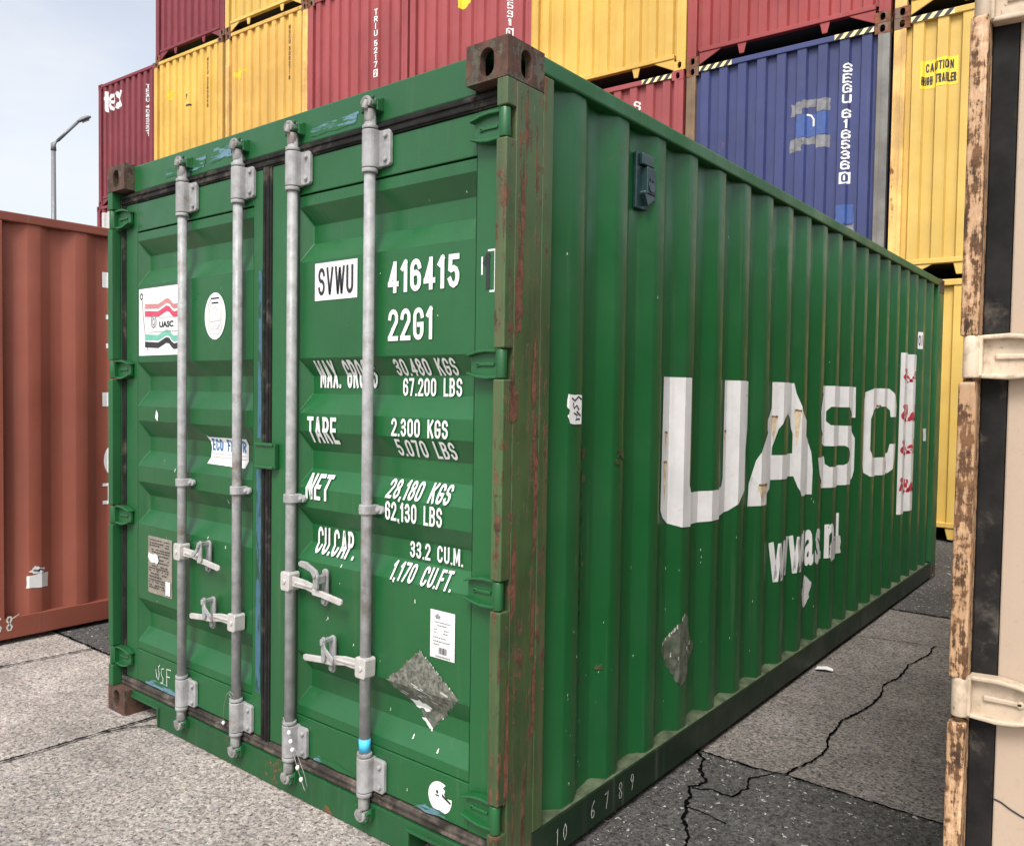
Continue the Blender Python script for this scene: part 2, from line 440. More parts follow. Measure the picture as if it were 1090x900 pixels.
# ------------------------------------------------------------------ flat artwork draped over surfaces
_txt_cache = {}
def text_mesh(s, bold=0.0):
    """list of 2-d triangles/polys of a word, normalised to its bounding box 0..1"""
    key = (s, bold)
    if key in _txt_cache: return _txt_cache[key]
    cu = bpy.data.curves.new('t', 'FONT')
    cu.body = s; cu.resolution_u = 3; cu.offset = bold
    ob = bpy.data.objects.new('t', cu)
    COL.objects.link(ob)
    dg = bpy.context.evaluated_depsgraph_get()
    dg.update()
    me = bpy.data.meshes.new_from_object(ob.evaluated_get(dg))
    vs = [v.co.copy() for v in me.vertices]
    fs = [tuple(p.vertices) for p in me.polygons]
    bpy.data.objects.remove(ob); bpy.data.curves.remove(cu); bpy.data.meshes.remove(me)
    x0 = min(v.x for v in vs); x1 = max(v.x for v in vs); y0 = min(v.y for v in vs); y1 = max(v.y for v in vs)
    r = ([((v.x - x0) / max(1e-6, x1 - x0), (v.y - y0) / max(1e-6, y1 - y0)) for v in vs], fs, (x1 - x0) / max(1e-6, (y1 - y0)))
    _txt_cache[key] = r
    return r

class Art:
    """flat artwork in (u, v), draped on a surface map fn(u, v, off) with folds at given u or v"""
    def __init__(s, fn, folds=(), axis='v'):
        s.fn, s.folds, s.axis = fn, folds, axis
        s.layers = []          # (verts, faces, mat index, off)
        s.mats = []
    def mi(s, m):
        if m not in s.mats: s.mats.append(m)
        return s.mats.index(m)
    def text(s, t, u0, u1, v0, v1, mat='white', off=.0022, bold=.018, flip=False):
        vs, fs, _ = text_mesh(t, bold)
        vv = [((u1 + (u0 - u1) * a) if flip else (u0 + (u1 - u0) * a), v0 + (v1 - v0) * b) for a, b in vs]
        s.layers.append((vv, fs, s.mi(mat), off)); return s
    def poly(s, pts, mat, off=.0015, holes=()):
        loops = [[Vector((p[0], p[1], 0)) for p in pts]] + [[Vector((p[0], p[1], 0)) for p in h] for h in holes]
        tris = tessellate_polygon(loops)
        flat = [(p.x, p.y) for l in loops for p in l]
        s.layers.append((flat, [tuple(t) for t in tris], s.mi(mat), off)); return s
    def rect(s, u0, u1, v0, v1, mat, off=.0015):
        return s.poly([(u0, v0), (u1, v0), (u1, v1), (u0, v1)], mat, off)
    def ellipse(s, u, v, ru, rv, mat, off=.0015, n=40, hole=None):
        e = lambda k: [(u + k * ru * math.cos(2 * math.pi * i / n), v + k * rv * math.sin(2 * math.pi * i / n)) for i in range(n)]
        return s.poly(e(1), mat, off, holes=[e(hole)[::-1]] if hole else ())
    def stroke(s, pts, w, mat, off=.0018):
        """open polyline of width w as separate quads joined by mitres"""
        L, Rr = [], []
        for i, p in enumerate(pts):
            a = Vector(pts[max(0, i - 1)]); b = Vector(pts[min(len(pts) - 1, i + 1)])
            d = (b - a).normalized() if (b - a).length > 1e-9 else Vector((1, 0))
            nrm = Vector((-d.y, d.x)) * w / 2
            L.append((p[0] + nrm.x, p[1] + nrm.y)); Rr.append((p[0] - nrm.x, p[1] - nrm.y))
        k = len(pts)
        s.layers.append((L + Rr, [(i, i + 1, k + i + 1, k + i) for i in range(k - 1)], s.mi(mat), off)); return s
    def stroke2(s, pts, wu, wv, mat, off=.0018):
        """stroke with mitred corners; wu wide across u, wv across v"""
        k = wv / wu
        q = [Vector((a * k, b)) for a, b in pts]      # work in a space where the pen is round
        q = [p for i, p in enumerate(q) if i == 0 or (p - q[i - 1]).length > 1e-6]
        L, Rr = [], []
        for i, p in enumerate(q):
            closed = (q[0] - q[-1]).length < 1e-6
            d0 = (p - q[i - 1]).normalized() if i else ((q[0] - q[-2]).normalized() if closed else (q[1] - p).normalized())
            d1 = (q[i + 1] - p).normalized() if i < len(q) - 1 else ((q[1] - q[0]).normalized() if closed else d0)
            t = d0 + d1
            t = t.normalized() if t.length > 1e-6 else d0
            nrm = Vector((-t.y, t.x))
            m = max(.5, nrm.dot(Vector((-d0.y, d0.x))))
            o = nrm * (wv / 2 / m)
            L.append(((p.x + o.x) / k, p.y + o.y)); Rr.append(((p.x - o.x) / k, p.y - o.y))
        n = len(q)
        s.layers.append((L + Rr, [(i, i + 1, n + i + 1, n + i) for i in range(n - 1)], s.mi(mat), off)); return s
    def build(s, name, parent=None):
        out = bmesh.new()
        for li, (vs, fs, mi, off) in enumerate(s.layers):
            bm = bmesh.new()
            bv = [bm.verts.new((a, b, 0)) for a, b in vs]
            for f in fs:
                try: bm.faces.new([bv[i] for i in f])
                except ValueError: pass
            lo = min((v.co.x if s.axis == 'u' else v.co.y) for v in bm.verts)
            hi = max((v.co.x if s.axis == 'u' else v.co.y) for v in bm.verts)
            for c in s.folds:
                if lo < c < hi:
                    pc, pn = ((c, 0, 0), (1, 0, 0)) if s.axis == 'u' else ((0, c, 0), (0, 1, 0))
                    bmesh.ops.bisect_plane(bm, geom=bm.verts[:] + bm.edges[:] + bm.faces[:], plane_co=pc, plane_no=pn, dist=1e-6)
            base = {}
            for v in bm.verts: base[v] = out.verts.new(s.fn(v.co.x, v.co.y, off + 0.00003 * li))
            for f in bm.faces:
                try:
                    nf = out.faces.new([base[v] for v in f.verts]); nf.material_index = mi
                except ValueError: pass
            bm.free()
        me = bpy.data.meshes.new(name)
        out.to_mesh(me); out.free()
        for m in s.mats: me.materials.append(M[m])
        return link(name, me, parent)

def jag(pts, amp, sub=4, rnd=None):
    """outline with torn, uneven edges"""
    rnd = rnd or random
    o = []
    for i, p in enumerate(pts):
        q = pts[(i + 1) % len(pts)]
        for k in range(sub):
            t = k / sub
            a = amp if k else amp * .4
            o.append((p[0] + (q[0] - p[0]) * t + rnd.uniform(-a, a), p[1] + (q[1] - p[1]) * t + rnd.uniform(-a, a)))
    return o

# ------------------------------------------------------------------ condensed stencil-like lettering made of strokes
def _arc(cx, cy, rx, ry, a0, a1, n=8):
    return [(cx + rx * math.cos(R(a0 + (a1 - a0) * i / n)), cy + ry * math.sin(R(a0 + (a1 - a0) * i / n))) for i in range(n + 1)]
_T = .24
GLYPH = {
 '0': (.62, [_arc(.5, 1 - _T, .5, _T, 0, 180) + _arc(.5, _T, .5, _T, 180, 360) + [(1, 1 - _T - .002)]]),
 '1': (.30, [[(.0, .80), (.55, .95), (.85, 1.0)], [(.85, 1.0), (.85, 0)]]),
 '2': (.62, [_arc(.5, 1 - _T, .5, _T, 180, -10) + [(.96, .62), (.0, .04), (.0, 0)], [(0, 0), (1, 0)]]),
 '3': (.62, [_arc(.5, .765, .46, .235, 165, -90) + [(.32, .53)], _arc(.5, .265, .5, .265, 90, -165)]),
 '4': (.62, [[(.72, 0), (.72, 1)], [(.66, .94), (.02, .26)], [(0, .24), (1.04, .24)]]),
 '5': (.62, [[(.95, 1), (.10, 1), (.06, .58)] + _arc(.5, .30, .5, .30, 125, -160)]),
 '6': (.62, [_arc(.5, 1 - _T, .5, _T, 10, 180) + _arc(.5, _T, .5, _T, 180, 360) + _arc(.5, .36, .5, .22, 0, 90), [(.5, .58), (.12, .545)]]),
 '7': (.58, [[(0, 1), (1, 1), (1, .94), (.36, 0)]]),
 '8': (.62, [_arc(.5, .77, .44, .23, -90, 270, 16), _arc(.5, .27, .5, .27, 90, 450, 16)]),
 '9': (.62, [_arc(.5, _T, .5, _T, 190, 360) + _arc(.5, 1 - _T, .5, _T, 0, 180) + _arc(.5, .64, .5, .22, 180, 270), [(.5, .42), (.88, .455)]]),
 'A': (.68, [[(0, 0), (.46, 1), (.54, 1), (1, 0)], [(.18, .28), (.82, .28)]]),
 'B': (.62, [[(0, 0), (0, 1)], [(0, 1), (.5, 1)] + _arc(.5, .765, .42, .235, 90, -90) + [(0, .53)], [(.45, .53)] + _arc(.5, .265, .5, .265, 90, -90) + [(0, 0)]]),
 'C': (.62, [_arc(.5, 1 - _T, .5, _T, 5, 180) + _arc(.5, _T, .5, _T, 180, 355)]),
 'D': (.62, [[(0, 0), (0, 1)], [(0, 1), (.45, 1)] + _arc(.45, 1 - _T, .55, _T, 90, 0) + _arc(.45, _T, .55, _T, 0, -90) + [(0, 0)]]),
 'E': (.52, [[(1, 1), (0, 1), (0, 0), (1, 0)], [(0, .52), (.85, .52)]]),
 'F': (.50, [[(1, 1), (0, 1), (0, 0)], [(0, .52), (.85, .52)]]),
 'G': (.62, [_arc(.5, 1 - _T, .5, _T, 5, 180) + _arc(.5, _T, .5, _T, 180, 360) + [(1, .47), (.55, .47)]]),
 'H': (.62, [[(0, 0), (0, 1)], [(1, 0), (1, 1)], [(0, .52), (1, .52)]]),
 'I': (.0, [[(0, 0), (0, 1)]]),
 'J': (.55, [[(1, 1), (1, _T)] + _arc(.5, _T, .5, _T, 0, -175)]),
 'K': (.62, [[(0, 0), (0, 1)], [(1, 1), (.02, .44)], [(.30, .60), (1, 0)]]),
 'L': (.50, [[(0, 1), (0, 0), (1, 0)]]),
 'M': (.80, [[(0, 0), (0, 1), (.06, 1), (.5, .2), (.94, 1), (1, 1), (1, 0)]]),
 'N': (.64, [[(0, 0), (0, 1), (.06, 1), (.94, 0), (1, 0), (1, 1)]]),
 'O': (.62, [_arc(.5, 1 - _T, .5, _T, 0, 180) + _arc(.5, _T, .5, _T, 180, 360) + [(1, 1 - _T - .002)]]),
 'P': (.60, [[(0, 0), (0, 1)], [(0, 1), (.5, 1)] + _arc(.5, .73, .5, .27, 90, -90) + [(0, .46)]]),
 'R': (.62, [[(0, 0), (0, 1)], [(0, 1), (.5, 1)] + _arc(.5, .74, .48, .26, 90, -90) + [(0, .48)], [(.45, .48), (1, 0)]]),
 'S': (.62, [_arc(.5, 1 - .25, .5, .25, 10, 180) + _arc(.5, .74, .5, .22, 180, 250) + _arc(.5, .27, .5, .25, 70, 0) + _arc(.5, .25, .5, .25, 0, -170)]),
 'T': (.58, [[(0, 1), (1, 1)], [(.5, 1), (.5, 0)]]),
 'U': (.62, [[(0, 1), (0, _T)] + _arc(.5, _T, .5, _T, 180, 360) + [(1, 1)]]),
 'V': (.64, [[(0, 1), (.46, 0), (.54, 0), (1, 1)]]),
 'W': (.98, [[(0, 1), (.24, 0), (.28, 0), (.48, .95), (.52, .95), (.72, 0), (.76, 0), (1, 1)]]),
 'X': (.64, [[(0, 0), (1, 1)], [(0, 1), (1, 0)]]),
 '.': (.0, [[(0, .0), (0, .135)]]),
 ',': (.0, [[(.0, .13), (0, -.02), (-.05, -.12)]]),
 't': (.42, [[(.35, 1), (.35, .2)] + _arc(.72, .18, .37, .18, 180, 300), [(0, .70), (1, .70)]]),
 'e': (.60, [[(.02, .38), (1, .38)] + _arc(.5, .40, .5, .36, 0, 180) + _arc(.5, .34, .5, .34, 180, 320)]),
 'x': (.62, [[(0, 0), (1, .74)], [(0, .74), (1, 0)]]),
}
def write(art, s, u0, u1, v0, v1, mat='white', off=.0022, sw=.148, gap=.20):
    """s set in condensed capitals filling u0..u1 x v0..v1; sw: stroke width / height"""
    h = v1 - v0
    # natural advance widths in units of the height
    ws = []
    for ch in s:
        ws.append(.30 if ch == ' ' else GLYPH[ch][0] * .58)
    tot = sum(ws) + (len(s)) * (sw * .9) + (len(s) - 1) * gap * .62
    k = (u1 - u0) / (tot * h)                       # horizontal squeeze
    w = sw * h
    hw = w * min(1.25, max(.62, k * 1.0))           # stroke width
    x = u0
    n = 0
    for ch, cw in zip(s, ws):
        adv = (cw + sw * .9) * h * k
        if ch != ' ':
            gw = max(0.0, adv - hw) if ch not in 'I.,' else 0
            for pl in GLYPH[ch][1]:
                pts = [(x + hw / 2 + a * gw, v0 + w / 2 + b * (h - w)) for a, b in pl]
                if ch in '.,': pts = [(x + hw * .5 + a * h * .6, v0 + b * h) for a, b in pl]
                # square off the open ends
                a0, a1, b0, b1 = Vector(pts[0]), Vector(pts[1]), Vector(pts[-1]), Vector(pts[-2])
                if len(pts) > 8 and (Vector(pts[0]) - Vector(pts[-1])).length < .05 * h:
                    pts[-1] = pts[0]
                elif ch not in '.,':
                    pts[0] = tuple(a0 + (a0 - a1).normalized() * w * .48); pts[-1] = tuple(b0 + (b0 - b1).normalized() * w * .48)
                art.stroke2(pts, hw, w, mat, off + .0003 * (n % 4))
                n += 1
        x += adv + gap * .62 * h * k
    return art

# ================================================================== ground
def jline(pts, w, amp, step=.05, rnd=None, y=0.0):
    """jagged strip along a polyline: left and right edge points"""
    rnd = rnd or random
    P = []
    for a, b in zip(pts, pts[1:]):
        a = Vector(a); b = Vector(b); k = max(2, int((b - a).length / step))
        P += [a + (b - a) * (i / k) for i in range(k)]
    P.append(Vector(pts[-1]))
    off = 0.0; wv = 1.0; L = []; Rr = []
    for i, p in enumerate(P):
        d = (P[min(i + 1, len(P) - 1)] - P[max(0, i - 1)]).normalized()
        nrm = Vector((-d.y, d.x))
        off = off * .86 + rnd.uniform(-amp, amp) * .6
        wv = min(1.5, max(.25, wv * .8 + .2 * rnd.uniform(.2, 1.6)))
        ww = w * wv
        L.append(p + nrm * (off + ww * rnd.uniform(.15, .75)) + d * rnd.uniform(-.003, .003)); Rr.append(p + nrm * (off - ww * rnd.uniform(.15, .75)) + d * rnd.uniform(-.003, .003))
    return L, Rr

def build_ground():
    mb = MB()
    mb.face([(-400, -400, 0), (400, -400, 0), (400, 400, 0), (-400, 400, 0)])
    structure(mb.build('ground', 'concrete'))
    rnd = random.Random(11)
    # dark asphalt trench band running across, and the dark yard beyond
    def band(name, y0, y1, x0=-60, x1=60, mat='asphalt', z=.004):
        a = []; b = []
        xs = []
        x = x0
        while x < x1:
            xs.append(x)
            x += .06 if -5 < x < 3 else 1.0
        xs.append(x1)
        oa = ob = 0
        mb = MB()
        for x in xs:
            oa = oa * .75 + rnd.uniform(-.008, .008); ob = ob * .75 + rnd.uniform(-.008, .008)
            a.append(mb.bm.verts.new((x, y0 + oa, z))); b.append(mb.bm.verts.new((x, y1 + ob, z)))
        for i in range(len(xs) - 1):
            mb.bm.faces.new((a[i], a[i + 1], b[i + 1], b[i]))
        structure(mb.build(name, mat))
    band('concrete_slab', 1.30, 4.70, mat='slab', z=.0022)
    band('asphalt_band', .37, 1.42, z=.0055)
    band('asphalt_yard', 4.60, 60.0, z=.0055)
    mb = MB()
    def crack(pts, w, amp, step=.04, z=.0095):
        L, Rr = jline([Vector(p) for p in pts], w, amp, .013, rnd)
        va = [mb.bm.verts.new((p.x, p.y, z)) for p in L]; vb = [mb.bm.verts.new((p.x, p.y, z)) for p in Rr]
        for i in range(len(va) - 1):
            mb.bm.faces.new((va[i], va[i + 1], vb[i + 1], vb[i]))
    # joints of the concrete slabs
    crack([(-2.18, -2.2), (-2.175, -.56), (-2.15, .10), (-2.15, .37)], 0.0158, .003, .04)
    crack([(-2.16, -.16), (-2.08, .0), (-1.98, .09), (-1.9, .37)], 0.0101, .004, .03)
    crack([(-3.47, -1.2), (-3.45, -.11), (-3.42, .10), (-3.40, .37)], 0.0158, .006, .03)
    crack([(-4.6, .365), (-3.38, .372), (-2, .37), (1.2, .37)], 0.0158, .006, .03)
    crack([(-3, 1.425), (-.03, 1.42), (.2, 1.415), (.41, 1.435), (.94, 1.42), (2.5, 1.42)], 0.013, .006, .03)
    crack([(-3, 4.60), (2.5, 4.60)], 0.0216, .006, .04)
    crack([(-2, 3.70), (-.2, 3.66), (.25, 3.76), (.5, 3.80), (2.5, 3.8)], 0.0079, .003, .04)
    # wandering crack between the two containers
    crack([(.36, 1.44), (.39, 1.60), (.41, 1.72), (.37, 1.95), (.355, 2.15), (.40, 2.4), (.42, 2.62), (.39, 2.85), (.42, 3.07), (.41, 3.3), (.45, 3.55), (.44, 3.78)], 0.0115, .007, .035)
    # crumbling crack in the asphalt
    crack([(.30, .40), (.29, .71), (.20, .86), (.14, 1.0), (.10, 1.08), (.13, 1.16), (.06, 1.25), (.05, 1.35), (-.03, 1.42)], 0.014, .010, .03)
    crack([(.11, 1.08), (.18, 1.12), (.26, 1.12), (.28, 1.22), (.25, 1.30), (.30, 1.42)], 0.010, .010, .03)
    crack([(.17, .93), (.26, .93), (.33, .90)], 0.0086, .008, .03)
    structure(mb.build('pavement_cracks', 'crack'))
    # yellow road paint dash near the brown container
    mb = MB()
    mb.face([(-3.86, -.18, .007), (-3.69, -.20, .007), (-3.65, -.11, .007), (-3.84, -.06, .007)])
    structure(mb.build('yellow_ground_mark', 'yellowmark'))

    # loose grit gathered along the container feet and in the cracks
    mb = MB()
    def stone(x, y, r, z=.006):
        v = [mb.bm.verts.new((x + r * rnd.uniform(.6, 1.1) * math.cos(a), y + r * rnd.uniform(.6, 1.1) * math.sin(a), z)) for a in (0, 1.5, 3.1, 4.6)]
        tp = mb.bm.verts.new((x + r * rnd.uniform(-.3, .3), y + r * rnd.uniform(-.3, .3), z + r * rnd.uniform(.5, 1.1)))
        for i in range(4): mb.bm.faces.new((v[i], v[(i + 1) % 4], tp))
    for i in range(900):
        k = rnd.random(); r = rnd.choice((.002, .003, .003, .004, .006))
        if k < .40: stone(abs(rnd.gauss(0, .05)) + .01, rnd.uniform(.2, 6), r)
        elif k < .62: stone(rnd.uniform(-2.4, -.1), -abs(rnd.gauss(0, .05)) + .03, r, .001)
        elif k < .72: stone(rnd.gauss(-2.17, .03), rnd.uniform(-1.5, .35), r, .001)
        elif k < .88: stone(rnd.uniform(-.1, 1.1), rnd.gauss(1.42, .035), r)
        else: stone(rnd.uniform(-3.8, .9), rnd.uniform(-1.2, 4.5), r, .004)
    o = mb.build('loose_grit', 'grit'); o['kind'] = 'stuff'

build_ground()

# ================================================================== twenty foot container, built with its near right bottom corner at the origin
W, L, H = 2.438, 6.058, 2.591
PIT, P0 = 0.2785, 0.709
SIDE = -0.012
HINGE_Z = (.265, .945, 1.638, 2.345)
RECESS = [(2.234, 2.168, 2.101, 2.028), (1.672, 1.607, 1.540, 1.467), (1.400, 1.325, 1.257, 1.188), (1.115, 1.047, .980, .915), (.565, .491, .423, .357)]
DOOR_Y, REC = .052, .042

def stadium(cx, cz, w, h, n=8):
    r = w / 2; k = h / 2 - r
    return [(cx + r * math.cos(a), cz + k + r * math.sin(a)) for a in [math.pi * i / n for i in range(n + 1)]] + \
           [(cx + r * math.cos(a), cz - k + r * math.sin(a)) for a in [math.pi + math.pi * i / n for i in range(n + 1)]]

def plate_hole(mb, rect, hole, T, depth, mi=0):
    """plate with a slot: rect (a0,a1,b0,b1); T(a,b,d) maps to 3-d, d grows inwards"""
    a0, a1, b0, b1 = rect
    out = [(a0, b0), (a1, b0), (a1, b1), (a0, b1)]
    loops = [[Vector((x, y, 0)) for x, y in out], [Vector((x, y, 0)) for x, y in hole[::-1]]]
    flat = out + hole[::-1]
    v = [mb.bm.verts.new(T(x, y, 0)) for x, y in flat]
    for t in tessellate_polygon(loops):
        mb.bm.faces.new([v[i] for i in t]).material_index = mi
    hv = v[4:]
    h1 = [mb.bm.verts.new(T(x + (0 if abs(x) < 9 else 0), y, .004)) for x, y in hole[::-1]]
    h2 = [mb.bm.verts.new(T(x, y, depth)) for x, y in hole[::-1]]
    k = len(hv)
    for A, B in ((hv, h1), (h1, h2)):
        for i in range(k):
            mb.bm.faces.new((A[i], A[(i + 1) % k], B[(i + 1) % k], B[i])).material_index = mi

def casting(mb, X, Y, Z, sx, sy, sz, mi=0, a=.162, b=.178, c=.118):
    x2, y2, z2 = X - sx * a, Y - sy * b, Z - sz * c
    zl, zh = min(Z, z2), max(Z, z2); zm = (zl + zh) / 2 + (.006 if sz < 0 else -.004)
    xl, xh = min(X, x2), max(X, x2); yl, yh = min(Y, y2), max(Y, y2)
    plate_hole(mb, (yl, yh, zl, zh), stadium((yl + yh) / 2, zm, .052, .086), lambda p, q, d: (X - sx * d, p, q), .026, mi)
    plate_hole(mb, (xl, xh, zl, zh), stadium((xl + xh) / 2, zm, .054, .084), lambda p, q, d: (p, Y - sy * d, q), .026, mi)
    mb.face([(xl, yl, Z), (xh, yl, Z), (xh, yh, Z), (xl, yh, Z)], mi)
    mb.face([(xl, yl, z2), (xh, yl, z2), (xh, yh, z2), (xl, yh, z2)], mi)
    mb.face([(x2, yl, zl), (x2, yh, zl), (x2, yh, zh), (x2, yl, zh)], mi)
    mb.face([(xl, y2, zl), (xh, y2, zl), (xh, y2, zh), (xl, y2, zh)], mi)

def rib_depth(y, p0=P0):
    t = (y - p0) % PIT
    if t < .068: return -.036 * t / .068
    if t < .138: return -.036
    if t < .206: return -.036 * (1 - (t - .138) / .068)
    return 0.0
def rib_folds(y0, y1, p0=P0):
    k0 = int((y0 - p0) / PIT) - 2
    o = []
    for k in range(k0, k0 + int((y1 - y0) / PIT) + 5):
        for t in (0, .068, .138, .206):
            y = p0 + k * PIT + t
            if y0 < y < y1: o.append(y)
    return sorted(o)

def corr_side(X, sgn, y0, y1, z0, z1, p0=P0):
    """corrugated wall in x; outer faces at X, folds towards -sgn"""
    mb = MB()
    ys = [y0] + rib_folds(y0, y1, p0) + [y1]
    # small rounding of every fold
    pts = []
    for i, y in enumerate(ys):
        if 0 < i < len(ys) - 1:
            for e in (-.005, .005):
                pts.append((y + e, .5 * rib_depth(y + e, p0) + .5 * rib_depth(y, p0) if False else rib_depth(y + e, p0)))
        else:
            pts.append((y, rib_depth(y, p0)))
    zs = [z0, (z0 + z1) / 2, z1]
    cols = [[mb.bm.verts.new((X + sgn * d, y, z)) for z in zs] for y, d in pts]
    for A, B in zip(cols, cols[1:]):
        for i in range(2):
            f = mb.bm.faces.new((A[i], B[i], B[i + 1], A[i + 1])); f.smooth = True
    return mb

def door_rec(z):
    for a, b, c, d in RECESS:
        if d < z < a:
            if z > b: return REC * (a - z) / (a - b)
            if z > c: return REC
            return REC * (z - d) / (c - d)
    return 0.0
DOOR_FOLDS = sorted(z for r in RECESS for z in r)
def door_map(u, v, off): return (u, DOOR_Y + door_rec(v) - off - .0008, v)
def side_map(u, v, off): return (SIDE + rib_depth(u) + off + .0008, u, v)
SIDE_FOLDS = rib_folds(0.2, 5.9)

def door_leaf(x_in, x_out, pa, pb):
    """x_in..x_out leaf extent (left, right); pa..pb panel"""
    mb = MB()
    y0, y1 = .050, .098
    mb.box(x_in, pa, y0, y1, .167, 2.412); mb.box(pb, x_out, y0, y1, .167, 2.412)
    mb.box(pa, pb, y0 + .001, y1, 2.279, 2.411); mb.box(pa, pb, y0 + .001, y1, .168, .318)
    # corrugated panel
    zs = [.323]
    Y = DOOR_Y
    last = 2.272
    def quad(za, zb, ya, yb, xa, xb, xc, xd):
        mb.face([(xa, ya, za), (xb, ya, za), (xd, yb, zb), (xc, yb, zb)])
    xa, xb = pa + .004, pb - .002
    e = .032
    z = last
    for a, b, c, d in RECESS:
        quad(z, a, Y, Y, xa, xb, xa, xb)
        quad(a, b, Y, Y + REC, xa, xb, xa + e, xb - e)
        quad(b, c, Y + REC, Y + REC, xa + e, xb - e, xa + e, xb - e)
        quad(c, d, Y + REC, Y, xa + e, xb - e, xa, xb)
        mb.face([(xa, Y, a), (xa + e, Y + REC, b), (xa + e, Y + REC, c), (xa, Y, d)])
        mb.face([(xb, Y, a), (xb, Y, d), (xb - e, Y + REC, c), (xb - e, Y + REC, b)])
        z = d
    quad(z, .323, Y, Y, xa, xb, xa, xb)
    bmesh.ops.remove_doubles(mb.bm, verts=mb.bm.verts, dist=1e-5)
    mb.box(pa, pb, .1005, .112, .168, 2.41)
    return mb

def hinge_mesh(zc, right, x_post):
    """strap hinge with raised rims and a knuckle in the slot of the post; right: post on +x side"""
    mb = MB()
    s = -1 if right else 1
    P = lambda t: x_post + s * t           # t = distance from the outer face of the post
    h = .040
    def poly(pts, a, b): mb.prism([(P(t), zc + z) for t, z in pts], a, b, 'y')
    poly([(.036, -h), (.11, -h), (.150, -h + .008), (.156, -.02), (.156, .02), (.150, h - .008), (.11, h), (.036, h)], .032, .0465)
    for sg in (1, -1):   # rims
        poly([(.034, sg * (h + .003)), (.085, sg * (h + .006)), (.118, sg * (h + .002)), (.160, sg * (h - .010)), (.162, sg * (h - .017)), (.118, sg * (h - .007)), (.085, sg * (h - .004)), (.034, sg * (h - .006))], .014, .047)
    poly([(.060, -.006), (.130, -.005), (.130, .005), (.060, .006)], .026, .033)
    mb.tube([(P(.020), .0165, zc - .043), (P(.020), .0165, zc + .043)], .016, 16)
    mb.prism([(P(.020), zc - .040), (P(.040), zc - .040), (P(.040), zc + .040), (P(.020), zc + .040)], .010, .036, 'y')
    mb.tube([(P(.125), .026, zc), (P(.125), .034, zc)], .008, 10)
    return mb

def cam_mesh(x, up, rnd):
    """forged hook cam at a bar end with its keeper on the header or sill"""
    mb = MB()
    z0 = 2.487 if up else .118
    d = 1 if up else -1
    y = .018
    mb.tube([(x, y, z0 - d * .03), (x, y, z0 + d * .014)], [.019, .021], 12)
    # hook: C-shaped jaw
    pts = []
    for i in range(11):
        a = R(-50 + i * 26)
        pts.append((x + .026 * math.cos(a), z0 + d * (.034 + .022 * math.sin(a))))
    for i in range(9, -2, -1):
        a = R(-40 + i * 25)
        pts.append((x + .012 * math.cos(a), z0 + d * (.034 + .010 * math.sin(a))))
    mb.prism(pts, y - .022, y + .012, 'y')
    mb.tube([(x, y - .024, z0 + d * .010), (x + .006, y - .020, z0 + d * .040)], [.013, .010], 8)
    return mb
def keeper_mesh(x, up):
    mb = MB()
    z0 = 2.487 if up else .118
    d = 1 if up else -1
    yb = .048 if up else .036
    for sx in (-1, 1):
        mb.prism([(x + sx * .027, z0 + d * .010), (x + sx * .038, z0 + d * .006), (x + sx * .036, z0 + d * .046), (x + sx * .026, z0 + d * .052)], .010 if sx < 0 else .018, yb, 'y')
    mb.box(x - .034, x + .036, .034, yb, z0 + d * .042, z0 + d * .054)
    mb.tube([(x - .036, .012, z0 + d * .040), (x + .030, .008, z0 + d * .050)], .007, 8)
    mb.tube([(x + .027, .002, z0 + d * .026), (x + .030, .03, z0 + d * .022)], .007, 8)
    return mb
def bracket_mesh(x, z0, z1, fl=.082):
    """guide housing round the bar with a bolted flange on the right"""
    mb = MB()
    y = .020
    n = 10
    prof = [(x + .028 * math.cos(a), y - .027 * math.sin(a)) for a in [math.pi * i / n for i in range(n + 1)]]
    prof = [(x + .030, .050)] + prof + [(x - .030, .050)]
    mb.prism(prof, z0, z1, 'z')
    if fl:
        zz = [(x + .028, z0 + .003), (x + fl - .008, z0 + .003), (x + fl, z0 + .011), (x + fl, z1 - .011), (x + fl - .008, z1 - .003), (x + .028, z1 - .003)]
        mb.prism(zz, .034, .0495, 'y')
        for zz in ((z0 + .024, z1 - .024) if z1 - z0 > .06 else ((z0 + z1) / 2,)):
            mb.tube([(x + fl - .020, .024, zz), (x + fl - .020, .036, zz)], [.008, .010], 8)
            mb.tube([(x - .024, .004, zz), (x - .020, .010, zz)], .006, 6)
    return mb
def collar_mesh(x, z, h=.014):
    mb = MB(); mb.tube([(x, .020, z), (x, .020, z + h)], .0275, 16); return mb

def handle_mesh(x, z, s, droop=-.012):
    mb = MB()
    y = .012
    # hub clamp round the bar
    mb.prism([(x - .022, z - .036), (x + .020, z - .036), (x + .025, z - .028), (x + .027, z + .028), (x + .022, z + .036), (x - .022, z + .036), (x - .027, z + .028), (x - .027, z - .028)], -.006, .044, 'y')
    mb.tube([(x - s * .003, -.011, z), (x - s * .003, -.004, z)], .010, 12)
    X = lambda t: x + s * t
    q = lambda pts: [(X(t), z + dz) for t, dz in pts]
    mb.prism(q([(.024, -.018), (.10, -.016), (.160, -.015 + droop), (.160, .010 + droop * .3), (.10, .017), (.024, .021)]), y - .002, y + .008, 'y')
    mb.prism(q([(.155, -.014 + droop), (.205, -.012 + droop * 1.3), (.308, -.013 + droop * 2.2), (.318, -.008 + droop * 2.2), (.318, .007 + droop * 2.2), (.308, .011 + droop * 2.2), (.205, .010 + droop * 1.2), (.155, .010 + droop)]), y - .014, y - .003, 'y')
    # raised rib along the grip
    mb.prism(q([(.04, -.004), (.145, -.007), (.145, .002), (.04, .006)]), y - .007, y - .001, 'y')
    return mb
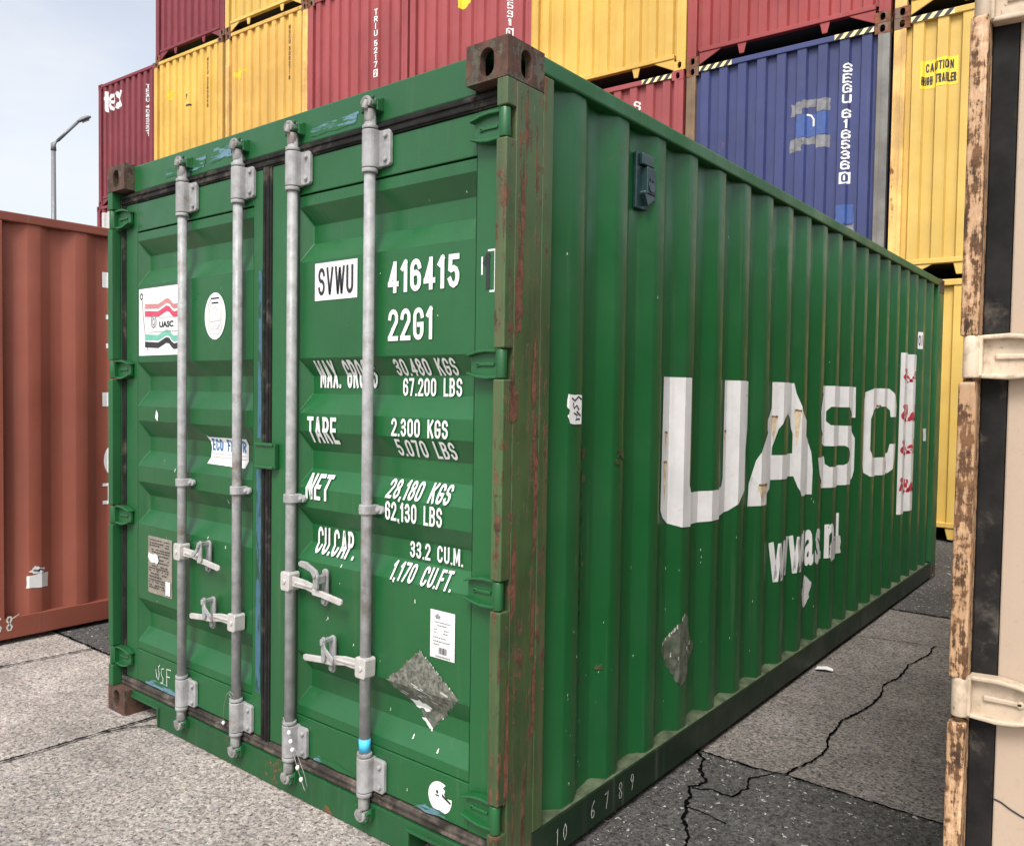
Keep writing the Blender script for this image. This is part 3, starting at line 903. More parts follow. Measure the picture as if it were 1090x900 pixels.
def catch_mesh(x, z, s, swung=False):
    """hasp that holds the handle against the door"""
    mb = MB()
    X = lambda t: x + s * t
    c = .190
    loop = stadium(X(c), z + .002, .032, .136)
    mb.prism(loop, .028, .038, 'y')
    mb.tube([(X(c), .030, z - .048), (X(c), .020, z - .048)], .011, 12)
    if not swung:
        mb.prism(stadium(X(c + .002), z + .026, .022, .092), -.012, -.003, 'y')
        mb.box(X(c - .007), X(c + .009), -.008, .030, z + .050, z + .066)
        mb.prism([(X(c - .060), z - .004), (X(c - .030), z + .004), (X(c - .004), z + .030), (X(c + .006), z + .052), (X(c - .006), z + .056), (X(c - .020), z + .036), (X(c - .060), z + .010)], -.018, -.011, 'y')
        mb.tube([(X(c + .002), -.020, z + .058), (X(c + .002), -.010, z + .058)], .009, 12)
    else:
        mb.prism([(X(c - .012), z + .004), (X(c + .012), z + .004), (X(c + .014), z + .050), (X(c + .006), z + .070), (X(c - .025), z + .082), (X(c - .055), z + .094), (X(c - .085), z + .094), (X(c - .098), z + .086), (X(c - .094), z + .074), (X(c - .068), z + .070), (X(c - .026), z + .060), (X(c - .012), z + .042)], -.016, -.004, 'y')
        mb.box(X(c - .012), X(c + .012), -.008, .026, z + .02, z + .05)
    mb.tube([(X(c), -.022, z + .050), (X(c), -.004, z + .050)], .008, 12)
    return mb

def corrugated_end(y_out, sgn, z0, z1, x0=-W + .1, x1=-.1):
    mb = MB()
    n = 9; per = (x1 - x0) / n
    pts = []
    for k in range(n):
        b = x0 + k * per
        for t, d in ((0, 1), (.21, 1), (.285, 0), (.715, 0), (.79, 1)):
            pts.append((b + t * per, y_out - sgn * (.045 * d)))
    pts.append((x1, y_out - sgn * .045))
    for (a, ya), (b, yb) in zip(pts, pts[1:]):
        mb.face([(a, ya, z0), (b, yb, z0), (b, yb, z1), (a, ya, z1)])
    bmesh.ops.remove_doubles(mb.bm, verts=mb.bm.verts, dist=1e-5)
    return mb

def dry_container(root, pal, doors=True, p0=P0, handles=True, hz_=HINGE_Z, lip=.045):
    """pal keys: paint, side, frame, post, casting, hinge, rim"""
    g = lambda k: M[pal[k]]
    parts = {}
    for X, sx in ((0, 1), (-W, -1)):
        for Y, sy in ((0, -1), (L, 1)):
            for Z, sz in ((0, -1), (H, 1)):
                mb = MB(); casting(mb, X, Y, Z, sx, sy, sz)
                mb.build('corner_casting', g('casting'), root, .006)
    for right in (True, False):
        x0, x1 = (-lip, 0.0) if right else (-W, -W + lip)
        mb = MB()
        mb.box(x0, x1, .0455, .178, .118, 2.473); mb.box(x0, x1, .178, .232, .161, 2.528)
        # rolled grooves along the side plate
        if doors:
            zz = [.118] + [z + e for z in hz_ for e in (-.046, .046)] + [2.473]
            for a, b in zip(zz[::2], zz[1::2]):
                mb.box(x0 if not right else x1 - lip, x1 if right else x0 + lip, .0, .0457, a, b)
        else:
            mb.box(x0, x1, .0, .0457, .118, 2.473)
            xx = (x0, x1)
            mb.box(-.12 if right else -W + .045, -.045 if right else -W + .12, .012, .05, .118, 2.473)
        mb.build('corner_post', g('post') if right else M[pal.get('post_far', pal['post'])], root, .005, 3)
        mb = MB()
        mb.box(x0, x1, L - .178, L, .118, 2.473); mb.box(x0, x1, L - .205, L - .178, .161, 2.528)
        mb.build('corner_post', g('frame'), root, .006)
        # rails
        mb = MB(); mb.box(-.062 if right else -W, 0 if right else -W + .062, .178, L - .178, 2.530, 2.586)
        mb.build('top_rail', g('frame'), root, .007)
        mb = MB()
        xa, xb = (-.055, 0.0) if right else (-W, -W + .055)
        mb.box(xa, xb, .178, L - .178, .034, .160)
        mb.box(-.10 if right else -W + .01, -.01 if right else -W + .10, .178, L - .178, .030, .036)
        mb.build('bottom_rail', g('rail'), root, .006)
        mb = corr_side(SIDE if right else -W - SIDE, 1 if right else -1, .225, L - .20, .158, 2.534, p0)
        parts['side_r' if right else 'side_l'] = mb.build('side_panel', g('side'), root)
    mb = MB(); mb.box(-W + .03, -.03, .05, L - .05, 2.560, 2.578); mb.build('roof', g('frame'), root)
    mb = MB(); mb.box(-W + .05, -.05, .06, L - .06, .135, .150); mb.build('floor', 'dark', root)
    # far end
    corrugated_end(L - .012, 1, .16, 2.50).build('end_panel', g('paint'), root)
    mb = MB(); mb.box(-W + .162, -.162, L - .06, L, 2.50, 2.585); mb.box(-W + .162, -.162, L - .06, L, .03, .16)
    mb.build('end_rail', g('frame'), root, .006)
    if not doors:
        corrugated_end(.012, -1, .16, 2.50).build('end_panel', g('paint'), root)
        mb = MB(); mb.box(-W + .162, -.162, 0, .06, 2.50, 2.585); mb.box(-W + .162, -.162, 0, .06, .03, .16)
        mb.build('end_rail', g('frame'), root, .006)
        return parts
    # header and sill
    mb = MB(); mb.box(-W + .163, -.163, .047, .12, 2.462, 2.584); mb.build('door_header', g('paint'), root, .006)
    mb = MB()
    mb.prism([(-W + .163, .092), (-W + .163, .1165), (-.163, .1165), (-.163, .092), (-.408, .092), (-.408, .006), (-2.030, .006), (-2.030, .092)], .036, .115, 'y')
    mb.box(-W + .163, -2.022, .028, .040, .085, .095); mb.box(-.416, -.163, .028, .040, .085, .095)
    mb.box(-2.036, -2.024, .028, .040, .006, .0845); mb.box(-.414, -.402, .028, .040, .006, .0845)
    mb.box(-W + .16, -.16, .116, .12, .02, .114)
    mb.build('door_sill', g('sill'), root, .005)
    for right in (True, False):
        if right: d = door_leaf(-1.203, -.048, -1.037, -.157)
        else: d = door_leaf(-2.357, -1.261, -2.252, -1.327)
        d = d.build('door', g('paint'), root, .0035)
        parts['door_r' if right else 'door_l'] = d
        mb = MB()
        a, b = (-1.232, -lip - .001) if right else (-W + lip + .001, -1.2322)
        for yy, i0, i1 in ((.046, .0, .050), (.041, .006, .019), (.041, .030, .044)):
            mb.box(a, b, yy, .075, 2.4125 + i0, 2.4125 + i1)
        if right:
            mb.box(-1.2325, -1.204, .045, .085, .162, 2.414); mb.box(-1.227, -1.214, .040, .085, .162, 2.414)
        else:
            mb.box(-1.260, -1.2328, .045, .085, .162, 2.414); mb.box(-1.250, -1.238, .040, .085, .162, 2.414)
            mb.box(-W + lip + .0006, -2.358, .046, .085, .162, 2.414)
        if right: mb.box(-.0475, -lip - .0006, .046, .085, .162, 2.414)
        mb.build('door_seal', 'rubber', d, .003)
        mb = MB()
        for yy, i0, i1 in ((.046, .0, .050), (.041, .006, .019), (.041, .030, .044)): mb.box(a, b, yy, .075, .118 + i0 * .88, .118 + i1 * .88)
        mb.build('bottom_seal', 'rubber_worn', d, .003)
        for z in HINGE_Z:
            hinge_mesh(z, right, 0.0 if right else -W).build('hinge', g('hinge'), d, .003)
    # lug that bridges the seal between the leaves
    mb = MB()
    mb.box(-1.275, -1.150, .026, .049, 1.245, 1.345); mb.box(-1.275, -1.155, .018, .028, 1.333, 1.345); mb.box(-1.275, -1.155, .018, .028, 1.245, 1.257)
    mb.build('door_lap_plate', g('paint'), parts['door_r'], .004)
    rnd = random.Random(3)
    for i, (x, hz, s) in enumerate(((-1.805, .845, 1), (-1.390, .612, -1), (-1.037, .835, 1), (-.612, .600, -1))):
        mb = MB(); mb.tube([(x, .020, .100), (x, .020, 1.3), (x, .020, 2.49)], .0195, 18)
        bar = mb.build('locking_bar', 'galv', root)
        parts['bar%d' % i] = bar
        for z0, z1 in ((2.305, 2.432), (.165, .285)):
            bracket_mesh(x, z0, z1).build('bar_bracket', 'galv', bar, .003)
            mb = collar_mesh(x, z0 - .016); mb.tube([(x, .020, z1 + .003), (x, .020, z1 + .016)], .027, 16)
            mb.build('bar_collar', 'galv', bar, .002)
        bracket_mesh(x, 1.130, 1.163, .062).build('bar_bracket', 'galv', bar, .003)
        for up in (True, False):
            cam_mesh(x, up, rnd).build('cam', 'galv_dark', bar, .004)
            keeper_mesh(x, up).build('cam_keeper', pal['frame'], bar, .003)
        if handles:
            handle_mesh(x, hz, s).build('door_handle', 'bright', bar, .003)
            catch_mesh(x, hz, s, swung=(i == 2)).build('handle_catch', 'galv', bar, .003)
    return parts

# ------------------------------------------------------------------ the green container
GPAL = dict(paint='green', side='green_side', frame='green_frame', post='green_post', casting='green_rust', hinge='green', sill='green_sill', rail='green_rail', post_far='green_frame')
green = empty('shipping_container', (0, 0, 0), 0, 'dark green container with grey locking bars and large white lettering on its side', 'shipping container')
gp = dry_container(green, GPAL, lip=.041)

def rlist(seed): return random.Random(seed)

# ---- writing on the right hand door
dr, dl = gp['door_r'], gp['door_l']
A = lambda: Art(door_map, DOOR_FOLDS, 'v')
t = A()
write(t, '416415', -.548, -.223, 1.882, 1.988, sw=.165)
write(t, '22G1', -.545, -.336, 1.722, 1.828)
write(t, 'MAX. GROSS', -.955, -.640, 1.562, 1.662)
write(t, '30.480 KGS', -.535, -.250, 1.606, 1.662)
write(t, '67.200 LBS', -.512, -.242, 1.538, 1.598)
write(t, 'TARE', -.975, -.812, 1.358, 1.455)
write(t, '2.300 KGS', -.523, -.262, 1.402, 1.462)
write(t, '5.070 LBS', -.517, -.245, 1.334, 1.392)
write(t, 'NET', -.983, -.850, 1.148, 1.242)
write(t, '28,180 KGS', -.552, -.260, 1.190, 1.254)
write(t, '62,130 LBS', -.548, -.282, 1.116, 1.180)
write(t, 'CU.CAP.', -.958, -.738, .945, 1.042)
write(t, '33.2 CU.M.', -.467, -.226, .992, 1.048)
write(t, '1,170 CU.FT.', -.528, -.243, .915, .974)
t.build('lettering', dr)
t = A()
t.rect(-.940, -.706, 1.880, 2.016, 'white')
write(t, 'SVWU', -.920, -.726, 1.898, 1.998, 'black', .0025, sw=.135)
t.build('code_label', dr)
t = A()
z0, z1 = 1.858, 1.988
t.rect(-.134, -.128, z0 + .055, z0 + .075, 'white'); t.rect(-.134, -.128, z1 - .055, z1 - .02, 'white')
t.rect(-.108, -.078, z1 - .006, z1, 'white'); t.rect(-.082, -.077, z0, z1 - .0062, 'white'); t.rect(-.100, -.0822, z0, z0 + .006, 'white')
write(t, '1', -.126, -.097, z0 + .008, z1 - .010, 'black', .0022, sw=.17)
t.build('check_digit', dr)
# bar code label
t = A()
t.rect(-.332, -.224, .690, .846, 'white')
rn = rlist(5)
t.poly([(-.312, .826), (-.300, .836), (-.286, .826), (-.292, .818), (-.306, .818)], 'greyink', .0022)
for zz, a, b in ((.806, -.310, -.242), (.796, -.300, -.256), (.782, -.316, -.30), (.782, -.272, -.25), (.772, -.316, -.302), (.772, -.274, -.254), (.756, -.318, -.262), (.744, -.318, -.240), (.734, -.316, -.29)):
    x = a
    while x < b:
        w = rn.uniform(.004, .010); t.rect(x, min(b, x + w), zz, zz + .0035, 'greyink', .0022); x += w + .002
x = -.292
while x < -.256:
    w = rn.choice((.0012, .002, .003)); t.rect(x, x + w, .706, .728, 'black', .0022); x += w + rn.choice((.0012, .002))
x = -.306
while x < -.246:
    t.rect(x, x + .005, .695, .700, 'greyink', .0022); x += .0066
t.build('barcode_label', dr)
# diamond of glue left by a torn placard
rn = rlist(8)
t = A()
dia = jag([(-.377, .700), (-.205, .575), (-.352, .432), (-.540, .566)], .005, 16, rn)
t.poly(dia, 'residue', .0015)
t.poly(jag([(-.45, .512), (-.405, .520), (-.352, .50), (-.372, .482), (-.43, .484)], .006, 5, rn), 'white', .0028)
t.poly(jag([(-.405, .455), (-.385, .458), (-.350, .430), (-.357, .420), (-.374, .432)], .004, 4, rn), 'white', .0028)
for i in range(22):
    k = rn.random(); a = (-.377 + (.172) * k, .700 - .125 * k)
    if rn.random() < .45: k2 = rn.random(); a = (-.205 - .147 * k2, .575 - .143 * k2)
    r_ = rn.uniform(.0015, .005)
    t.poly(jag([(a[0] - r_ * .5, a[1] - r_), (a[0] + r_ * .5, a[1] - r_ * .6), (a[0] + r_ * .4, a[1] + r_), (a[0] - r_ * .4, a[1] + r_ * .7)], r_ * .3, 2, rn), 'paleink', .0028)
for i in range(14):
    a = (rn.uniform(-.48, -.26), rn.uniform(.53, .585)); w = rn.uniform(.006, .018)
    t.poly([(a[0] - w, a[1] + w * .2), (a[0] + w, a[1] - w * .25), (a[0] + w * .8, a[1] - w * .25 - .0025), (a[0] - w, a[1] + w * .15 - .002)], 'paleink', .0027)
t.build('placard_residue', dr)
# torn round sticker near the sill
t = A()
pts = [(-.280 + .052 * math.cos(a), .236 + .052 * math.sin(a)) for a in [R(62 + i * 9) for i in range(35)]]
pts += [(-.252, .240), (-.262, .250), (-.258, .264), (-.268, .270)]
t.poly(pts, 'white')
t.rect(-.300, -.284, .238, .243, 'black', .0022); t.ellipse(-.292, .252, .005, .006, 'black', .0022)
t.poly([(-.272, .252), (-.232, .233), (-.234, .226), (-.27, .242)], 'black', .0022)
t.build('round_sticker', dr)
# paint chips and scratches, chalk
def chips(art, n, u0, u1, v0, v1, rn, mat='chalk', r=(.002, .007), stretch=2.0):
    for i in range(n):
        a, b = rn.uniform(u0, u1), rn.uniform(v0, v1); q = rn.uniform(*r)
        art.poly(jag([(a - q * .5, b - q), (a + q * .4, b - q * .8), (a + q * .5, b + q * stretch * .6), (a - q * .3, b + q * stretch * .8)], q * .35, 2, rn), mat, .0013)
rn = rlist(21)
t = A()
chips(t, 16, -.98, -.20, .20, .95, rn); chips(t, 6, -.6, -.16, 1.7, 2.3, rn, r=(.001, .003))
t.build('paint_chips', dr)
t = A()
chips(t, 12, -2.20, -1.34, .25, 1.3, rn); chips(t, 4, -2.2, -1.4, 1.9, 2.3, rn, r=(.001, .003))
t.poly(jag([(-2.088, 1.416), (-2.066, 1.402), (-2.062, 1.432), (-2.078, 1.454)], .003, 3, rn), 'white', .0015)
t.poly(jag([(-1.97, .462), (-1.95, .437), (-1.936, .432), (-1.955, .470)], .003, 3, rn), 'white', .0015)
t.build('paint_chips', dl)
t = A()
w = .0045
t.stroke([(-2.082, .258), (-2.075, .225), (-2.060, .212), (-2.052, .235), (-2.058, .275), (-2.045, .282)], w, 'chalk')
t.stroke([(-2.010, .275), (-2.032, .268), (-2.035, .245), (-2.018, .228), (-2.02, .206), (-2.04, .204)], w, 'chalk')
t.stroke([(-1.985, .200), (-1.985, .278)], w, 'chalk'); t.stroke([(-1.985, .278), (-1.950, .280)], w, 'chalk'); t.stroke([(-1.985, .244), (-1.957, .246)], w, 'chalk')
t.build('chalk_letters', dl)
# ---- stickers on the left hand door
t = A()
fx0, fx1, fz0, fz1 = -2.236, -1.845, 1.702, 2.010
t.rect(fx0, fx1, fz0, fz1, 'white')
t.ellipse(-2.212, 1.975, .015, .016, 'black', .0022, 20, hole=.55)
t.stroke([(-2.205, 1.957), (-2.196, 1.88), (-2.178, 1.80), (-2.165, 1.74), (-2.150, 1.722)], .006, 'greyink', .0022)
t.stroke([(-2.192, 1.955), (-2.175, 1.86), (-2.158, 1.78), (-2.150, 1.73)], .004, 'paleink', .0022)
def wave(zc, h, mat):
    top = [(-2.180, zc), (-2.06, zc - .006), (-1.99, zc + .016), (-1.965, zc + .012), (-1.945, zc - .004), (-1.925, zc - .014), (-1.85, zc - .006)]
    t.poly(top + [(x, z - h) for x, z in top[::-1]], mat, .0022)
wave(1.940, .022, 'pink'); wave(1.907, .026, 'crimson'); wave(1.800, .026, 'teal'); wave(1.766, .026, 'black')
t.ellipse(-2.102, 1.855, .026, .030, 'greyink', .0022, 24, hole=.74); t.ellipse(-2.102, 1.855, .013, .018, 'greyink', .0022, 20, hole=.6)
t.text('UASC', -2.052, -1.930, 1.826, 1.854, 'black', .0022, bold=.05)
for i in range(9): t.rect(-2.05 + i * .0135, -2.040 + i * .0135, 1.868, 1.874, 'paleink', .0022)
for i in range(18): t.rect(-2.145 + i * .0155, -2.134 + i * .0155, 1.806, 1.8095, 'greyink', .0022)
t.build('flag_sticker', dl)
t = A()
t.ellipse(-1.600, 1.857, .078, .098, 'white')
for a, b in ((.052, .074), (.040, .055)):
    o = [(-1.600 + x, 1.857 + z) for x, z in ((-a * .6, b), (a * .6, b), (a, b * .6), (a, -b * .6), (a * .6, -b), (-a * .6, -b), (-a, -b * .6), (-a, b * .6))]
    t.stroke(o + [o[0], o[1]], .006, 'paleink', .0022)
t.stroke([(-1.640, 1.835), (-1.56, 1.838)], .006, 'paleink', .0022)
t.stroke([(-1.625, 1.80), (-1.605, 1.82), (-1.585, 1.805), (-1.572, 1.82)], .006, 'paleink', .0022)
t.stroke([(-1.620, 1.885), (-1.60, 1.90), (-1.58, 1.888), (-1.598, 1.868), (-1.582, 1.856)], .006, 'paleink', .0022)
t.build('oval_sticker', dl)
t = A()
t.poly([(-1.706, 1.356), (-1.695, 1.346), (-1.415, 1.348), (-1.415, 1.228), (-1.700, 1.232), (-1.688, 1.30)], 'white')
write(t, 'ECO FLOOR', -1.680, -1.432, 1.290, 1.340, 'blueink', .0022, sw=.17)
for zz in (1.274, 1.260):
    for i in range(16): t.rect(-1.672 + i * .015, -1.661 + i * .015, zz, zz + .005, 'paleink', .0022)
t.text('FLOOR', -1.58, -1.50, 1.240, 1.252, 'paleink', .0022)
t.build('floor_sticker', dl)
mb = MB(); mb.box(-2.150, -1.940, .0485, .0515, .606, .870)
pl = mb.build('data_plate', 'steelplate', dl, .001)
t = Art(lambda u, v, off: (u, .0485 - off, v)); rn = rlist(31)
zz = .852
while zz > .625:
    x = -2.135
    while x < -1.965:
        w = rn.uniform(.006, .022)
        if rn.random() < .78: t.rect(x, min(-1.955, x + w), zz, zz + .005, 'black', .001)
        x += w + .005
    zz -= rn.choice((.011, .014, .018))
t.poly(jag([(-2.135, .795), (-2.06, .790), (-2.045, .765), (-2.06, .748), (-2.12, .755), (-2.14, .77)], .005, 4, rn), 'white', .0016)
t.rect(-1.985, -1.945, .618, .680, 'white', .0016)
t.build('plate_print', pl)
# blue paint rubbed along the edge of the left leaf and on the header
Fl = lambda y: (lambda u, v, off: (u, y - off, v))
rn = rlist(40)
t = Art(Fl(.050))
t.poly(jag([(-1.292, 1.36), (-1.268, 1.36), (-1.2665, 2.02), (-1.288, 2.02)], .0015, 12, rn), 'wornblue')
t.poly(jag([(-1.300, .34), (-1.268, .34), (-1.2665, 1.235), (-1.298, 1.235)], .0015, 12, rn), 'wornblue')
t.build('blue_paint_strip', dl)
t = Art(Fl(.047))
t.poly(jag([(-1.985, 2.486), (-1.68, 2.486), (-1.66, 2.535), (-1.98, 2.520)], .006, 10, rn), 'wornblue_h')
t.poly(jag([(-1.64, 2.496), (-1.44, 2.500), (-1.42, 2.548), (-1.60, 2.545)], .007, 8, rn), 'wornblue_h')
t.poly(jag([(-.97, 2.482), (-.72, 2.482), (-.70, 2.522), (-.96, 2.512)], .004, 8, rn), 'wornblue_h')
t.build('blue_crayon_marks', green)
t = A()
t.poly(jag([(-2.18, .172), (-1.70, .171), (-1.74, .188), (-2.10, .205)], .006, 9, rn), 'wornblue_h')
t.build('blue_crayon_marks', dl)
t = A()
t.poly(jag([(-.93, .171), (-.67, .171), (-.72, .186), (-.9, .196)], .005, 6, rn), 'wornblue_h'); t.poly(jag([(-.40, .171), (-.22, .171), (-.25, .185), (-.34, .194)], .006, 6, rn), 'wornblue_h')
t.build('blue_crayon_marks', dr)
# cyan tape round the fourth bar
mb = MB(); mb.tube([(-.612, .020, .306), (-.612, .020, .350)], .0205, 18); mb.build('bar_tape', 'cyan', gp['bar3'])

# ---- side lettering
B = lambda: Art(side_map, SIDE_FOLDS, 'u')
t = B()
t.poly([(1.074, 1.628), (1.250, 1.628), (1.250, 1.185), (1.262, 1.155), (1.300, 1.142), (1.640, 1.142), (1.656, 1.18), (1.656, 1.628), (1.925, 1.628), (1.925, 1.400), (1.905, 1.27), (1.865, 1.17), (1.820, 1.110), (1.765, 1.062), (1.70, 1.028), (1.62, 1.010), (1.30, 1.006), (1.19, 1.014), (1.125, 1.034), (1.085, 1.062), (1.068, 1.09)], 'white_logo')
t.poly([(2.235, 1.632), (2.532, 1.632), (2.548, 1.577), (2.60, 1.48), (2.70, 1.395), (2.79, 1.32), (2.82, 1.249), (2.832, 1.15), (2.83, 1.007), (2.61, 1.018), (2.57, 1.07), (2.54, 1.130), (2.238, 1.131), (2.23, 1.085), (2.12, 1.020), (1.948, 1.022), (1.961, 1.133), (1.998, 1.246), (2.099, 1.374), (2.20, 1.452), (2.235, 1.50)], 'white_logo',
       holes=[[(2.40, 1.492), (2.330, 1.445), (2.280, 1.390), (2.245, 1.30), (2.243, 1.258), (2.530, 1.254), (2.530, 1.36), (2.50, 1.44), (2.45, 1.487)]])
t.poly([(3.05, 1.628), (3.652, 1.630), (3.655, 1.433), (3.500, 1.436), (3.482, 1.470), (3.448, 1.500), (3.12, 1.505), (3.085, 1.478), (3.085, 1.42), (3.12, 1.395), (3.55, 1.382), (3.62, 1.355), (3.655, 1.30), (3.655, 1.09), (3.64, 1.04), (3.60, 1.015), (3.367, 1.018), (3.05, 1.024), (2.95, 1.055), (2.90, 1.12), (2.869, 1.215), (3.078, 1.210), (3.085, 1.165), (3.12, 1.146), (3.40, 1.142), (3.458, 1.165), (3.478, 1.205), (3.455, 1.243), (3.40, 1.262), (3.08, 1.272), (2.97, 1.31), (2.915, 1.375), (2.90, 1.48), (2.930, 1.57), (2.98, 1.61)], 'white_logo')
t.poly([(3.99, 1.629), (4.485, 1.632), (4.56, 1.58), (4.590, 1.507), (4.587, 1.427), (4.503, 1.427), (4.495, 1.475), (4.46, 1.502), (4.060, 1.506), (3.985, 1.475), (3.962, 1.42), (3.962, 1.21), (3.99, 1.165), (4.05, 1.147), (4.42, 1.148), (4.485, 1.170), (4.502, 1.232), (4.591, 1.230), (4.575, 1.12), (4.54, 1.05), (4.489, 1.020), (4.206, 1.022), (3.97, 1.030), (3.91, 1.06), (3.885, 1.13), (3.885, 1.53), (3.91, 1.60)], 'white_logo')
t.build('company_lettering', green)
t = B()
for a, b in ((2.240, 2.380), (2.388, 2.515), (2.522, 2.655)): write(t, 'W', a, b, .600, .808, 'white_logo', sw=.15)
write(t, 'U', 2.70, 2.772, .600, .808, 'white_logo', sw=.16)
for ch, a, b in (('a', 2.785, 2.852), ('s', 2.862, 2.937), ('c', 2.95, 3.03), ('n', 3.095, 3.195)):
    t.text(ch, a, b, .600, .808, 'white_logo', bold=.03)
t.rect(2.665, 2.688, .602, .650, 'white_logo'); t.rect(3.048, 3.070, .602, .650, 'white_logo')
t.poly([(3.352, .845), (3.372, .845), (3.372, .60), (3.352, .60)], 'white_logo')
rn = rlist(50)
t.poly(jag([(3.145, .700), (3.24, .705), (3.38, .70), (3.39, .60), (3.30, .585), (3.15, .575), (3.13, .64)], .010, 5, rn), 'paleink', .0034)
t.poly(jag([(2.79, .555), (2.845, .50), (2.83, .42), (2.795, .36), (2.76, .43), (2.775, .50)], .008, 4, rn), 'paleink', .0020)
t.build('web_address', green)
t = B()
t.rect(4.772, 5.245, .685, 1.908, 'white_logo')
AR = {'company': '\ufe94\ufedb\ufeae\ufeb7', 'ship': '\ufe94\ufea3\ufefc\ufee4\ufedf\ufe8d', 'arab': '\ufe94\ufef4\ufe91\ufeae\ufecc\ufedf\ufe8d', 'united': '\ufe93\ufeaa\ufea4\ufe98\ufee4\ufedf\ufe8d'}
for k, a, b, z0, z1 in (('company', 4.80, 5.22, 1.665, 1.790), ('ship', 4.79, 5.22, 1.385, 1.520), ('arab', 4.79, 5.22, 1.100, 1.250), ('united', 4.79, 5.22, .830, .975)):
    t.text(AR[k], a, b, z0, z1, 'red', .0026, bold=.06)
t.build('arabic_panel', green)
# small stickers, stains and rub marks on the side
t = B(); rn = rlist(61)
t.poly(jag([(.355, 1.552), (.440, 1.548), (.440, 1.452), (.365, 1.456), (.352, 1.48), (.362, 1.50), (.350, 1.52)], .004, 3, rn), 'white')
for pts in ([(.372, 1.54), (.39, 1.53), (.41, 1.544), (.43, 1.535)], [(.38, 1.525), (.385, 1.505), (.40, 1.515), (.415, 1.50)], [(.385, 1.49), (.405, 1.482), (.395, 1.468), (.42, 1.47)], [(.40, 1.495), (.425, 1.48)]):
    t.stroke(pts, .006, 'black', .0024)
t.build('number_sticker', green)
t = B()
t.rect(5.318, 5.37, 1.965, 2.10, 'white')
t.text('01', 5.324, 5.362, 1.99, 2.075, 'black', .0024, bold=.02)
t.build('number_sticker', green)
t = B()
t.poly(jag([(5.595, 1.32), (5.63, 1.32), (5.63, 1.215), (5.60, 1.215)], .004, 3, rn), 'paleink')
t.poly(jag([(1.235, .648), (1.395, .48), (1.335, .40), (1.20, .345), (1.15, .42), (1.092, .53)], .008, 8, rn), 'residue2')
for i in range(26):
    k = rn.random(); a = (1.235 - .143 * k, .648 - .12 * k)
    if i % 3 == 0: a = (rn.uniform(1.15, 1.37), rn.uniform(.42, .56))
    q = rn.uniform(.003, .008)
    t.poly(jag([(a[0] - q * .4, a[1] - q), (a[0] + q * .4, a[1] - q), (a[0] + q * .3, a[1] + q * 1.4), (a[0] - q * .3, a[1] + q)], q * .3, 2, rn), 'chalk', .0022)
t.build('placard_residue', green)
t = B()
for i in range(30):
    z = 1.36 - i * .021 + rn.uniform(-.006, .006)
    if rn.random() < .22: continue
    q = rn.uniform(.010, .024) * (1 if i < 14 else .8); y = .482 + rn.uniform(-.014, .012)
    t.poly(jag([(y - q * 1.1, z - q * .6), (y + q * 1.1, z - q * .5), (y + q * 1.2, z + q * .45), (y, z + q * .75), (y - q, z + q * .6)], q * .3, 3, rn), 'grime', .0013)
for y, z, q in ((.70, 1.345, .03), (.735, 1.33, .022), (.67, 1.31, .016), (.60, .58, .014), (.50, .555, .012), (.88, 2.375, .012), (1.00, 1.4, .01)):
    t.poly(jag([(y - q, z - q * .5), (y + q, z - q * .6), (y + q * .8, z + q * .6), (y - q * .8, z + q * .5)], q * .4, 4, rn), 'grime', .0013)
chips(t, 12, .37, .43, .22, .78, rn, 'paleink', (.001, .003), 4.5)
chips(t, 70, .3, 3.0, .2, 1.1, rn, 'chalk', (.001, .0035), 3.5)
chips(t, 30, .3, 5.6, 1.2, 2.4, rn, 'chalk', (.001, .004), 3.0)
t.build('scuff_marks', green)
t = B()   # rust bleeding through the white letters
def run(y, z, l, w):
    t.poly(jag([(y - w * .9, z - .004), (y + w * .9, z - .006), (y + w * .8, z + .005), (y - w * .9, z + .006)], .003, 4, rn), 'rustmark', .0030)
    t.poly(jag([(y - w, z - .007), (y - w * .6, z - l * .6), (y - w * .2, z - l), (y + w * .3, z - l * .55), (y + w * .8, z - .007)], .0025, 4, rn), 'ochre', .0029)
for a in ((1.10, 1.405, .10, .012), (1.098, 1.285, .16, .016), (1.67, 1.395, .05, .012), (2.255, 1.455, .13, .022), (2.56, 1.485, .20, .026), (1.905, 1.56, .03, .008), (4.20, 1.51, .02, .03), (4.33, 1.11, .06, .02), (2.06, 1.122, .09, .05)):
    run(*a)
t.build('rust_stains', green)
